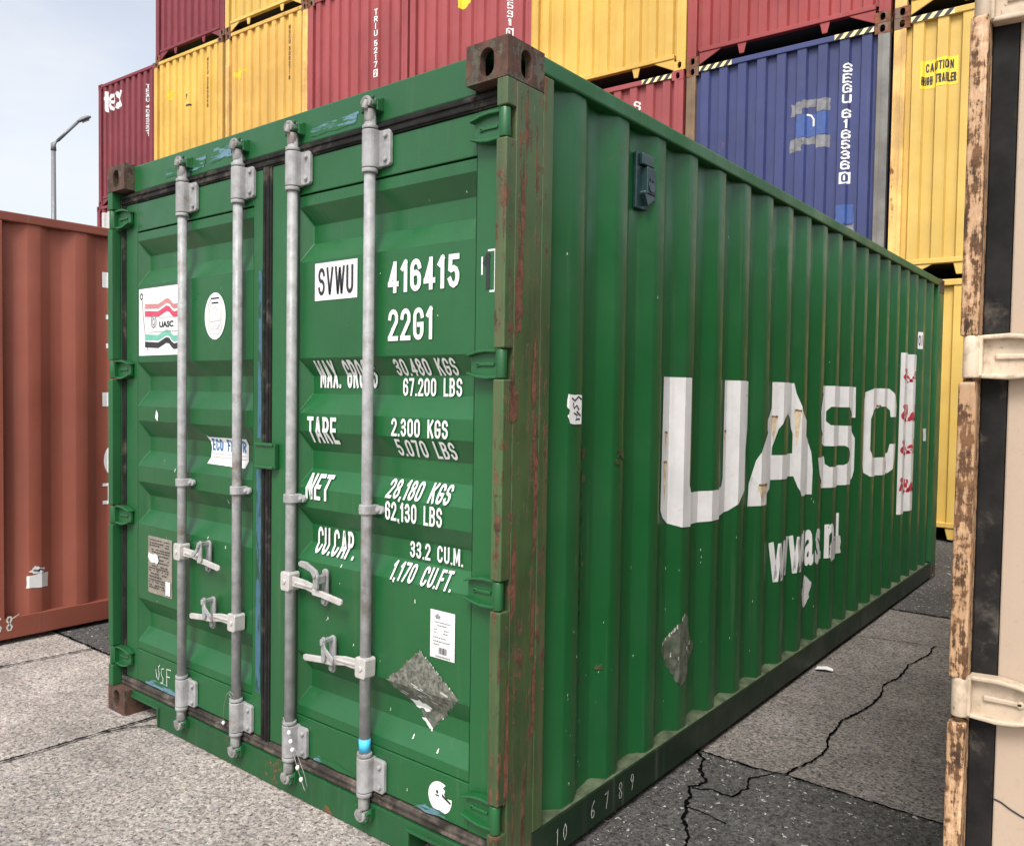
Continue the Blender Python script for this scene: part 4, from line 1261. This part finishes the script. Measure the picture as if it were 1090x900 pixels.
# dust lying in the folds along the bottom rail, chalk digits on the rail
mb = MB()
ys = [.236 + i * .05 for i in range(112)]
va = [mb.bm.verts.new((-.056, y, .180 + .006 * math.sin(y * 23) + rn.uniform(-.006, .006))) for y in ys]; vb = [mb.bm.verts.new((-.004, y, .1625)) for y in ys]
for i in range(len(ys) - 1): mb.bm.faces.new((va[i], va[i + 1], vb[i + 1], vb[i]))
mb.build('ledge_dust', 'dust', green)
t = Art(lambda u, v, off: (.0005 + off, u, v))
w = .0032
def digit(k, y, z, h):
    q = lambda pts: t.stroke([(y + a * h * .55, z + b * h) for a, b in pts], w, 'chalk')
    if k == '6': q([(.75, 1), (.35, .75), (.15, .35), (.3, .05), (.6, .05), (.75, .3), (.5, .5), (.2, .38)])
    if k == '7': q([(.1, .9), (.8, 1.), (.6, .5), (.4, 0)])
    if k == '8': q([(.5, .5), (.2, .7), (.35, .97), (.65, .97), (.75, .75), (.5, .5), (.2, .25), (.35, .02), (.65, .02), (.8, .25), (.52, .5)])
    if k == '9': q([(.75, .7), (.45, .5), (.2, .7), (.35, .97), (.65, .97), (.78, .7), (.6, .3), (.45, 0)])
    if k == '0': q([(.5, 1), (.2, .7), (.2, .3), (.45, 0), (.75, .3), (.75, .7), (.5, 1)])
    if k == '1': q([(.3, .8), (.55, 1), (.5, 0)])
for k, y in (('6', .515), ('7', .605), ('8', .700), ('9', .785)): digit(k, y, .070, .060)
for k, y in (('1', .300), ('0', .345)): digit(k, y, .066, .055)
t.build('chalk_digits', green)
# ventilator between two ribs
mb = MB()
mb.box(-.046, -.030, .800, .905, 2.245, 2.452)
mb.box(-.030, -.012, .815, .898, 2.405, 2.448); mb.box(-.036, -.004, .838, .900, 2.300, 2.400)
mb.prism([(-.034, .828), (-.010, .832), (-.006, .905), (-.034, .905)], 2.30, 2.312, 'z')
vt = mb.build('side_vent', 'vent', green, .004)
mb = MB()
mb.prism([(.825, 2.300), (.890, 2.322), (.905, 2.292), (.850, 2.258)], -.030, -.008, 'x'); mb.tube([(-.004, .868, 2.330), (-.001, .868, 2.330)], .022, 14); mb.tube([(-.003, .868, 2.355), (-.001, .868, 2.355)], .012, 10)
mb.build('vent_cover', 'vent', vt, .003)
# chips of rust along the near corner post
t = Art(lambda u, v, off: (.0005 + off, u, v)); rn = rlist(77)
for y, z, l, w in ((.165, 1.20, .16, .014), (.150, 1.62, .12, .009), (.155, 1.40, .10, .008), (.060, 1.0, .14, .012), (.05, 1.52, .06, .02), (.04, .52, .22, .011), (.17, .60, .13, .010), (.08, 2.08, .20, .010), (.07, 1.86, .14, .02), (.16, .84, .12, .010)):
    t.poly(jag([(y - w, z - l), (y + w * .7, z - l * .8), (y + w, z + l * .4), (y + w * .2, z + l), (y - w * .8, z + l * .3)], w * .35, 6, rn), 'rustpatch', .0006)
t.build('rust_patches', green)

# wire seals hanging from the bars
def wire_seal(pts, beads, label):
    mb = MB(); mb.tube(pts, .0016, 6, 0)
    for p in beads: mb.tube([(p[0], p[1], p[2] + .008), p, (p[0], p[1], p[2] - .008)], [.005, .008, .005], 8, 1)
    o = mb.build('wire_seal', ['galv_dark', 'white'])
    o['label'] = label; o['category'] = 'seal'; o['group'] = 'wire seals on the locking bars'
wire_seal([(-1.045, -.003, .318), (-1.03, -.006, .305), (-1.0, -.012, .285), (-.985, -.014, .25), (-.975, -.012, .215), (-.955, -.010, .17), (-.93, -.006, .115), (-.915, -.004, .085), (-.905, -.004, .078), (-.897, -.004, .10), (-.912, -.004, .135), (-.945, -.006, .19), (-.965, -.010, .225)],
          [(-.995, -.013, .275), (-.983, -.014, .245), (-.975, -.012, .215), (-.948, -.009, .155), (-.93, -.006, .115)], 'thin wire seal with white beads hanging from the third locking bar of the green container')
wire_seal([(-1.405, -.003, .325), (-1.385, -.008, .312), (-1.366, -.004, .322), (-1.395, -.005, .332), (-1.42, -.004, .315), (-1.45, .004, .26), (-1.48, .020, .20), (-1.50, .034, .165), (-1.56, .034, .150)],
          [(-1.50, .032, .165)], 'thin dark wire twisted round the second locking bar of the green container')

# ================================================================== the beige container on the right
BPAL = dict(paint='beige', side='beige', frame='beige', post='beige_post', casting='beige_rust', hinge='beige_rim', sill='beige', rail='beige')
beige = empty('shipping_container', (1.190 + W, 0, 0), 0, 'dirty beige container at the right edge with rust eaten door post and cream hinges', 'shipping container')
bp = dry_container(beige, BPAL, hz_=(.262, .935, 1.633, 2.362), lip=.033)
t = Art(Fl(.050))
t.stroke([(-2.357, .735), (-2.343, .732), (-2.325, .722), (-2.305, .714), (-2.27, .712), (-2.20, .72)], .0035, 'black')
t.build('door_scratch', bp['door_l'])
mb = MB()
rn = rlist(90)

# ================================================================== the brown container on the left
RPAL = dict(paint='brown', side='brown', frame='brown_frame', post='brown', casting='brown_frame', hinge='brown', sill='brown', rail='brown_frame')
BX, BY = -3.87, -.17
brown = empty('shipping_container', (BX, BY, 0), 0, 'oxide brown container left of the green one, standing on the pale paving', 'shipping container')
dry_container(brown, RPAL, doors=False, p0=.274 - BY)
BF = rib_folds(.2, 5.9, .274 - BY)
bm_ = lambda u, v, off: (SIDE + rib_depth(u - BY, .274 - BY) + off + .0008, u - BY, v)
t = Art(lambda u, v, off: bm_(u, v, off), [y + BY for y in BF], 'u')
t.rect(.662, .80, 2.205, 2.305, 'white'); t.rect(.685, .80, 2.000, 2.030, 'white'); t.rect(.685, .80, 1.812, 1.842, 'white')
t.rect(.662, .80, 1.430, 1.522, 'white')
t.ellipse(.775, 1.075, .105, .125, 'white', hole=.55)
t.rect(.662, .80, .905, .925, 'white'); t.rect(.695, .80, .8102, .9048, 'white'); t.rect(.662, .80, .787, .810, 'white')
t.build('lettering', brown)
t = Art(lambda u, v, off: bm_(u, v, off), [y + BY for y in BF], 'u'); rn = rlist(91)
t.poly(jag([(.190, .395), (.318, .402), (.316, .312), (.186, .318)], .003, 4, rn), 'white')
t.poly(jag([(.200, .420), (.235, .455), (.265, .435), (.295, .43), (.285, .402), (.225, .4025)], .006, 3, rn), 'white')
t.stroke([(.225, .425), (.25, .42), (.262, .43), (.255, .412)], .009, 'black', .0026); t.stroke([(.26, .43), (.285, .418)], .008, 'black', .0026)
t.build('torn_sticker', brown)
t = Art(lambda u, v, off: (.0005 + off, u - BY, v))
for k, y in (('1', -.035), ('6', .005), ('8', .062)): digit(k, y, .085, .085)
t.stroke([(.095, .150), (.14, .176)], .005, 'chalk')
t.build('chalk_digits', brown)

# ================================================================== the wall of stacked containers
BG0 = Vector((-15.742, 7.308, 0)); BTH = .049; BW = 2.46
CW, CL = 2.438, 12.192
XA, XB = .125, CW - .125
NR = 9; PER = (XB - XA) / NR
_prof = [(0, 1), (.21, 1), (.285, 0), (.715, 0), (.79, 1), (1.0, 1)]
def end_d(x):
    if x < XA or x > XB: return -.006
    t = ((x - XA) / PER) % 1.0
    for (a, da), (b, db) in zip(_prof, _prof[1:]):
        if a <= t <= b: return .014 + .045 * (da + (db - da) * ((t - a) / (b - a)))
    return .059
END_FOLDS = sorted([XA + k * PER + f * PER for k in range(NR) for f in (.21, .285, .715, .79)] + [XA, XB])
_mcache = {}
def shared(key, fn):
    if key not in _mcache: _mcache[key] = fn()
    return _mcache[key]
def part(name, key, fn, mat, root, bevel=0.0):
    """copies of one mesh; the paint sits in the object's own material slot"""
    me = shared(key, fn)
    o = link(name, me, root, bevel)
    if not me.materials: me.materials.append(None)
    o.material_slots[0].link = 'OBJECT'
    o.material_slots[0].material = M[mat]
    return o
def mesh_of(mb, name):
    bmesh.ops.recalc_face_normals(mb.bm, faces=mb.bm.faces)
    me = bpy.data.meshes.new(name); mb.bm.to_mesh(me); mb.bm.free(); return me

def m_end(h):
    mb = MB()
    xs = [XA] + [x for x in END_FOLDS if XA < x < XB] + [XB]
    for k in range(1, NR): xs.append(XA + k * PER)
    xs = sorted(set(round(x, 6) for x in xs))
    xs = [x for x in xs]
    pts = [(x, end_d(x + (1e-7 if x <= XA else -1e-7 if x >= XB else 0))) for x in xs]
    cols = [(mb.bm.verts.new((x, y, .215)), mb.bm.verts.new((x, y, h - .075))) for x, y in pts]
    for a, b in zip(cols, cols[1:]): mb.bm.faces.new((a[0], b[0], b[1], a[1]))
    return mesh_of(mb, 'end_panel')
def m_post(h, right):
    mb = MB()
    x0, x1 = (XB, CW) if right else (0, XA)
    mb.box(x0, x1, -.0, .10, .118, h - .118)
    xi, xo = (XB, XB + .045) if right else (XA - .045, XA)
    mb.box(xi, xo, -.006, .0, .12, h - .12)
    return mesh_of(mb, 'corner_post')
def m_top(h):
    mb = MB(); mb.box(.163, CW - .163, .0, .08, h - .080, h - .012); return mesh_of(mb, 'top_rail')
def m_bot(h):
    mb = MB(); mb.box(.163, CW - .163, .0, .08, .165, .220)
    for a, s in ((.163, 1), (CW - .163, -1)):
        mb.prism([(a, .01), (a, .1648), (a + s * .30, .1648), (a + s * .26, .14)], .012, .030, 'y')
    for c in (.72, CW - .72):
        mb.prism([(c - .06, .1648), (c + .06, .1648), (c + .028, .035), (c - .028, .035)], .014, .034, 'y')
    return mesh_of(mb, 'bottom_rail')
def m_cast(sx, sy, sz, h):
    mb = MB(); casting(mb, CW if sx > 0 else 0, -.004 if sy < 0 else CL, h if sz > 0 else 0, sx, sy, sz); return mesh_of(mb, 'corner_casting')
def m_sidep(h, right):
    mb = MB()
    ys = [.10] + rib_folds(.10, CL - .1) + [CL - .1]
    s = 1 if right else -1; X = CW - .012 if right else .012
    cols = [(mb.bm.verts.new((X + s * rib_depth(y), y, .16)), mb.bm.verts.new((X + s * rib_depth(y), y, h - .05))) for y in ys]
    for a, b in zip(cols, cols[1:]): mb.bm.faces.new((a[0], b[0], b[1], a[1]))
    return mesh_of(mb, 'side_panel')
def m_rail(h, right, top):
    mb = MB(); x0, x1 = (CW - .06, CW) if right else (0, .06)
    if top: mb.box(x0, x1, .178, CL - .178, h - .06, h - .004)
    else: mb.box(x0, x1, .178, CL - .178, .02, .158)
    return mesh_of(mb, 'top_rail' if top else 'bottom_rail')
def m_roof(h):
    mb = MB(); mb.box(.03, CW - .03, .05, CL - .05, h - .035, h - .018); return mesh_of(mb, 'roof')
def m_floor(h):
    mb = MB(); mb.box(.06, CW - .06, .085, CL - .05, .17, .19); return mesh_of(mb, 'floor')
def m_rear(h):
    mb = MB(); mb.box(.02, CW - .02, CL - .06, CL - .02, .12, h - .02); return mesh_of(mb, 'end_wall')

def bg_art(): return Art(lambda u, v, off: (u, end_d(u) - off - .0008, v), END_FOLDS, 'u')

def stacked(k, z, h, col, label, lpost=None, rpost=None, cast='bg_casting', hazard=False, dx=0.0, dy=0.0, group='containers stacked in the wall behind'):
    c = BG0 + Vector((math.cos(BTH), math.sin(BTH), 0)) * (k * BW + .011 + dx) + Vector((-math.sin(BTH), math.cos(BTH), 0)) * dy
    root = empty('shipping_container', (c.x, c.y, z), BTH, label, 'shipping container', group)
    m = 'bg_' + col
    part('end_panel', ('end', h), lambda: m_end(h), m, root)
    part('corner_post', ('post', h, 0), lambda: m_post(h, False), lpost or m, root, .008)
    part('corner_post', ('post', h, 1), lambda: m_post(h, True), rpost or m, root, .008)
    part('top_rail', ('top', h), lambda: m_top(h), m, root, .008)
    part('bottom_rail', ('bot', h), lambda: m_bot(h), m, root, .006)
    for sx in (-1, 1):
        for sy in (-1, 1):
            for sz in (-1, 1):
                part('corner_casting', ('cast', sx, sy, sz, h), lambda: m_cast(sx, sy, sz, h), cast, root)
        part('side_panel', ('side', h, sx), lambda: m_sidep(h, sx > 0), m, root)
        part('top_rail', ('rail', h, sx, 1), lambda: m_rail(h, sx > 0, True), m, root)
        part('bottom_rail', ('rail', h, sx, 0), lambda: m_rail(h, sx > 0, False), m, root)
    part('roof', ('roof', h), lambda: m_roof(h), m, root)
    part('floor', ('floor', h), lambda: m_floor(h), 'dark', root)
    part('end_wall', ('rear', h), lambda: m_rear(h), m, root)
    if hazard:
        t = Art(lambda u, v, off: (u, -.001 - off, v))
        for a, b in ((.172, .60), (CW - .60, CW - .172)):
            t.rect(a, b, h - .078, h - .015, 'hazyellow')
            n = 4; w = (b - a) / n
            for i in range(n):
                x = a + i * w
                t.poly([(x, h - .078), (x + w * .5, h - .078), (x + w, h - .015), (x + w * .5, h - .015)], 'black', .0026)
        t.build('hazard_stripes', root)
    return root

def vert_id(root, chars, x, ztop, size, wid, mat='white', step=None, box=None, gap_after=4, boxmat='bg_rose'):
    t = bg_art(); z = ztop
    for i, ch in enumerate(chars):
        w = wid * (.45 if ch in '1I' else 1)
        write(t, ch, x - w / 2, x + w / 2, z - size, z, mat, sw=.175)
        z -= (step or size * 1.18)
        if i == gap_after - 1: z -= size * .5
    if box:
        z -= size * .25
        t.rect(x - wid * .62, x + wid * .62, z - size * 1.15, z + size * .12, mat)
        write(t, box, x - wid * .36, x + wid * .36, z - size, z - size * .05, boxmat, .0028, sw=.18)
    t.build('id_lettering', root)

Z1, Z2, Z3 = 2.890, 5.800, 8.590
H1, H2, H3 = Z1 - .004, Z2 - Z1 - .004, Z3 - Z2 - .004
# top layer
s = stacked(0, Z3, 2.60, 'wine', 'maroon container in the top row of the stack, highest on the left against the sky')
s = stacked(1, Z3, 2.60, 'straw', 'yellow container in the top row of the stack, right of the topmost maroon one')
s = stacked(2, Z3, 2.60, 'rose', 'red container in the top row showing only its bottom rail')
# third layer
s = stacked(-1, Z2, H3 + .03, 'wine', 'maroon container with white letters tex, at the left end of the stack', cast='bg_wine', dy=.04)
t = bg_art(); write(t, 'tex', .22, 1.00, H3 - .64, H3 - .16, 'white', sw=.15, gap=.10); t.build('lettering', s)
vert_id(s, 'TEXU4083221', 2.02, H3 - .34, .085, .06, gap_after=4)
s = stacked(0, Z2, H3, 'yellow', 'plain yellow container under the topmost maroon one, marked with a black angle', rpost='bg_amber', dx=-.06)
vert_id(s, 'MSCU2283046', 1.93, H3 - .30, .075, .05, 'black'); t = bg_art()
t.stroke([(1.20, 1.90), (1.16, 1.80), (1.12, 1.68), (1.17, 1.66), (1.30, 1.665)], .04, 'black')
t.poly(jag([(.35, 2.02), (.75, 2.06), (.78, 2.0), (.36, 1.96)], .02, 4, rn), 'yellowmark'); t.poly(jag([(.50, 2.10), (.60, 2.10), (.62, 1.90), (.52, 1.90)], .02, 3, rn), 'yellowmark', .003)
t.build('paint_marks', s)
s = stacked(1, Z2, H3, 'amber', 'rust streaked yellow container with a bright orange paint splash beside the red ones', lpost='bg_post_orange', rpost='bg_post_orange', dx=.02)
vert_id(s, 'MSCU3062718', 1.93, H3 - .28, .075, .05, 'black'); t = bg_art()
t.poly(jag([(.22, 1.98), (.60, 2.02), (.62, 1.95), (.24, 1.90)], .03, 4, rn), 'yellowmark'); t.poly(jag([(.33, 2.06), (.45, 2.06), (.47, 1.84), (.36, 1.84)], .02, 3, rn), 'yellowmark', .003)
t.build('paint_marks', s)
s = stacked(2, Z2, H3, 'rose', 'faded red container in the third row right of the two yellow ones', dx=.02)
vert_id(s, 'TRIU5217', 1.70, 2.22, .100, .085, gap_after=4, box='2')
s = stacked(3, Z2, H3, 'rose', 'faded red container with a yellow sticker behind the rusty corner of the green one', dx=.05)
vert_id(s, 'TGHU2531', 2.00, 2.28, .105, .085, gap_after=4, box='0')
t = bg_art(); t.poly(jag([(1.00, 1.94), (1.30, 1.94), (1.25, 1.78), (1.16, 1.73), (1.0, 1.78)], .012, 4, rn), 'signyellow'); t.build('sticker', s)
s = stacked(4, Z2, H3, 'yellow', 'bright yellow container in the third row directly above the green container', cast='bg_yellow')
s = stacked(5, Z2, H3, 'red', 'red container in the third row standing on the blue one')
s = stacked(6, Z2, H3, 'yellow', 'yellow container above the caution sign one, only a bottom corner showing', lpost='bg_post_orange', dx=.02)
# second layer
s = stacked(-1, Z1, H2, 'maroon', 'red container with white end below the maroon one lettered tex', cast='bg_wine')
t = bg_art(); t.rect(.18, 1.2, H2 - .62, H2 - .16, 'paleink'); t.build('white_panel', s)
s = stacked(4, Z1, H2, 'rose', 'faded red container with hazard striped top rail left of the blue one', hazard=True, cast='bg_rose', dx=-.02)
vert_id(s, 'SEGU', 1.76, 2.635, .125, .085, gap_after=4)
s = stacked(5, Z1, H2, 'blue', 'dark blue container with white vertical number and hazard striped top rail', lpost='bg_post_brown', rpost='bg_post_grey', hazard=True)
vert_id(s, 'SEGU616536', 1.985, 2.545, .105, .095, gap_after=4, step=.118, box='0', boxmat='bg_blue')
rn = rlist(95); t = bg_art()
t.poly(jag([(1.42, 2.05), (1.78, 2.05), (1.78, 1.78), (1.42, 1.78)], .01, 5, rn), 'bluepatch')
for a, b in ((1.34, 1.48), (1.64, 1.80)):
    t.poly(jag([(a, 2.20), (b, 2.20), (b, 2.055), (a, 2.055)], .012, 4, rn), 'greypatch'); t.poly(jag([(a, 1.775), (b, 1.775), (b, 1.62), (a, 1.62)], .012, 4, rn), 'greypatch')
t.poly(jag([(1.485, 2.22), (1.635, 2.22), (1.635, 2.13), (1.485, 2.13)], .008, 4, rn), 'greypatch'); t.poly(jag([(1.485, 1.775), (1.635, 1.775), (1.635, 1.69), (1.485, 1.69)], .008, 4, rn), 'greypatch')
t.stroke([(1.53, 2.05), (1.58, 2.03), (1.61, 1.98), (1.61, 1.90)], .02, 'white', .003)
t.poly(jag([(1.90, .92), (2.09, .92), (2.09, .70), (1.90, .70)], .012, 4, rn), 'bluepatch'); t.poly(jag([(1.90, .70), (2.10, .70), (2.10, .52), (1.92, .52)], .02, 4, rn), 'greypatch')
t.build('paint_patches', s)
s = stacked(6, Z1, H2, 'straw', 'yellow container with a caution sign at the right end of the stack', lpost='bg_post_orange', hazard=True, dx=.02)
t = bg_art()
t.rect(.275, .645, 2.09, 2.395, 'signyellow')
write(t, 'CAUTION', .325, .600, 2.265, 2.362, 'black', .0028, sw=.2); write(t, 'HIGH TRAILER', .290, .628, 2.125, 2.222, 'black', .0028, sw=.2)
t.build('caution_sign', s)
# bottom layer
s = stacked(6, 0, H1, 'straw', 'yellow container on the ground in the gap between the green and beige ones', dx=.02)
# the rows that carry the stack, hidden behind the nearer containers
hid = [(-1, 0, H1, 'maroon'), (0, 0, H1, 'blue'), (1, 0, H1, 'yellow'), (2, 0, H1, 'rose'), (3, 0, H1, 'maroon'), (4, 0, H1, 'red'), (5, 0, H1, 'yellow'),
       (0, Z1, H2, 'yellow'), (1, Z1, H2, 'maroon'), (2, Z1, H2, 'rose'), (3, Z1, H2, 'blue')]
for k, z, h, c in hid:
    stacked(k, z, h, c, '%s container hidden low in the stack behind the green one' % ('red' if c in ('rose', 'red') else c), group='hidden containers that carry the stack')

# ================================================================== street lamp beyond the brown container
lx, ly = -26.24, 9.54
lamp = empty('street_lamp', (lx, ly, 0), 0, 'tall grey street lamp with one slanting arm against the sky', 'street lamp')
mb = MB(); mb.tube([(0, 0, 0), (0, 0, 4), (0, 0, 9.2)], [.10, .085, .065], 14); mb.tube([(0, 0, 0), (0, 0, .5)], .13, 14); mb.build('pole', 'lamppaint', lamp)
mb = MB(); mb.tube([(0, 0, 9.05), (0, 0, 9.25), (.05, .12, 9.40), (.15, .35, 9.70), (.29, .67, 10.11)], [.085, .075, .055, .05, .045], 12); mb.build('arm', 'lamppaint', lamp)
d_ = Vector((.36, .78, 0)).normalized(); u_ = (Vector((.36, .78, .50)).normalized())
mb = MB()
c0 = Vector((.27, .63, 10.06))
side = Vector((-d_.y, d_.x, 0)); up_ = side.cross(u_) * -1
rings = []
for t_, w_, h_ in ((0, .055, .05), (.06, .09, .07), (.18, .13, .10), (.34, .12, .08), (.43, .06, .04)):
    c_ = c0 + u_ * t_
    rings.append([mb.bm.verts.new(c_ + side * (w_ * math.cos(a)) + up_ * (h_ * (math.sin(a) if math.sin(a) > 0 else .45 * math.sin(a)))) for a in [2 * math.pi * i / 14 for i in range(14)]])
for A_, B_ in zip(rings, rings[1:]):
    for i in range(14):
        f = mb.bm.faces.new((A_[i], A_[(i + 1) % 14], B_[(i + 1) % 14], B_[i])); f.smooth = True
mb.bm.faces.new(rings[0][::-1]); mb.bm.faces.new(rings[-1])
hd = mb.build('lamp_head', 'lamppaint', lamp)
mb = MB()
pts = [c0 + u_ * t_ + side * w_ - up_ * .052 for t_, w_ in ((.10, .07), (.34, .08), (.34, -.08), (.10, -.07))]
mb.face([p - up_ * .012 for p in pts]); mb.build('lamp_glass', 'lampglass', hd)

# scrap of paper on the slab between the containers
mb = MB()
for pts in ([(.0, .0, .012), (.05, .01, .018), (.045, .045, .022), (-.004, .04, .013)], [(.05, .01, .018), (.078, .024, .013), (.07, .05, .014), (.045, .045, .022)]):
    mb.face([(p[0] * 1.15 + .02, p[1] * 1.25 + 2.83, p[2] * 1.2) for p in pts])
o = mb.build('paper_scrap', 'white'); o['label'] = 'small crumpled white scrap on the pale paving beside the green container'; o['category'] = 'litter'
so = o.modifiers.new('thickness', 'SOLIDIFY'); so.thickness = .002
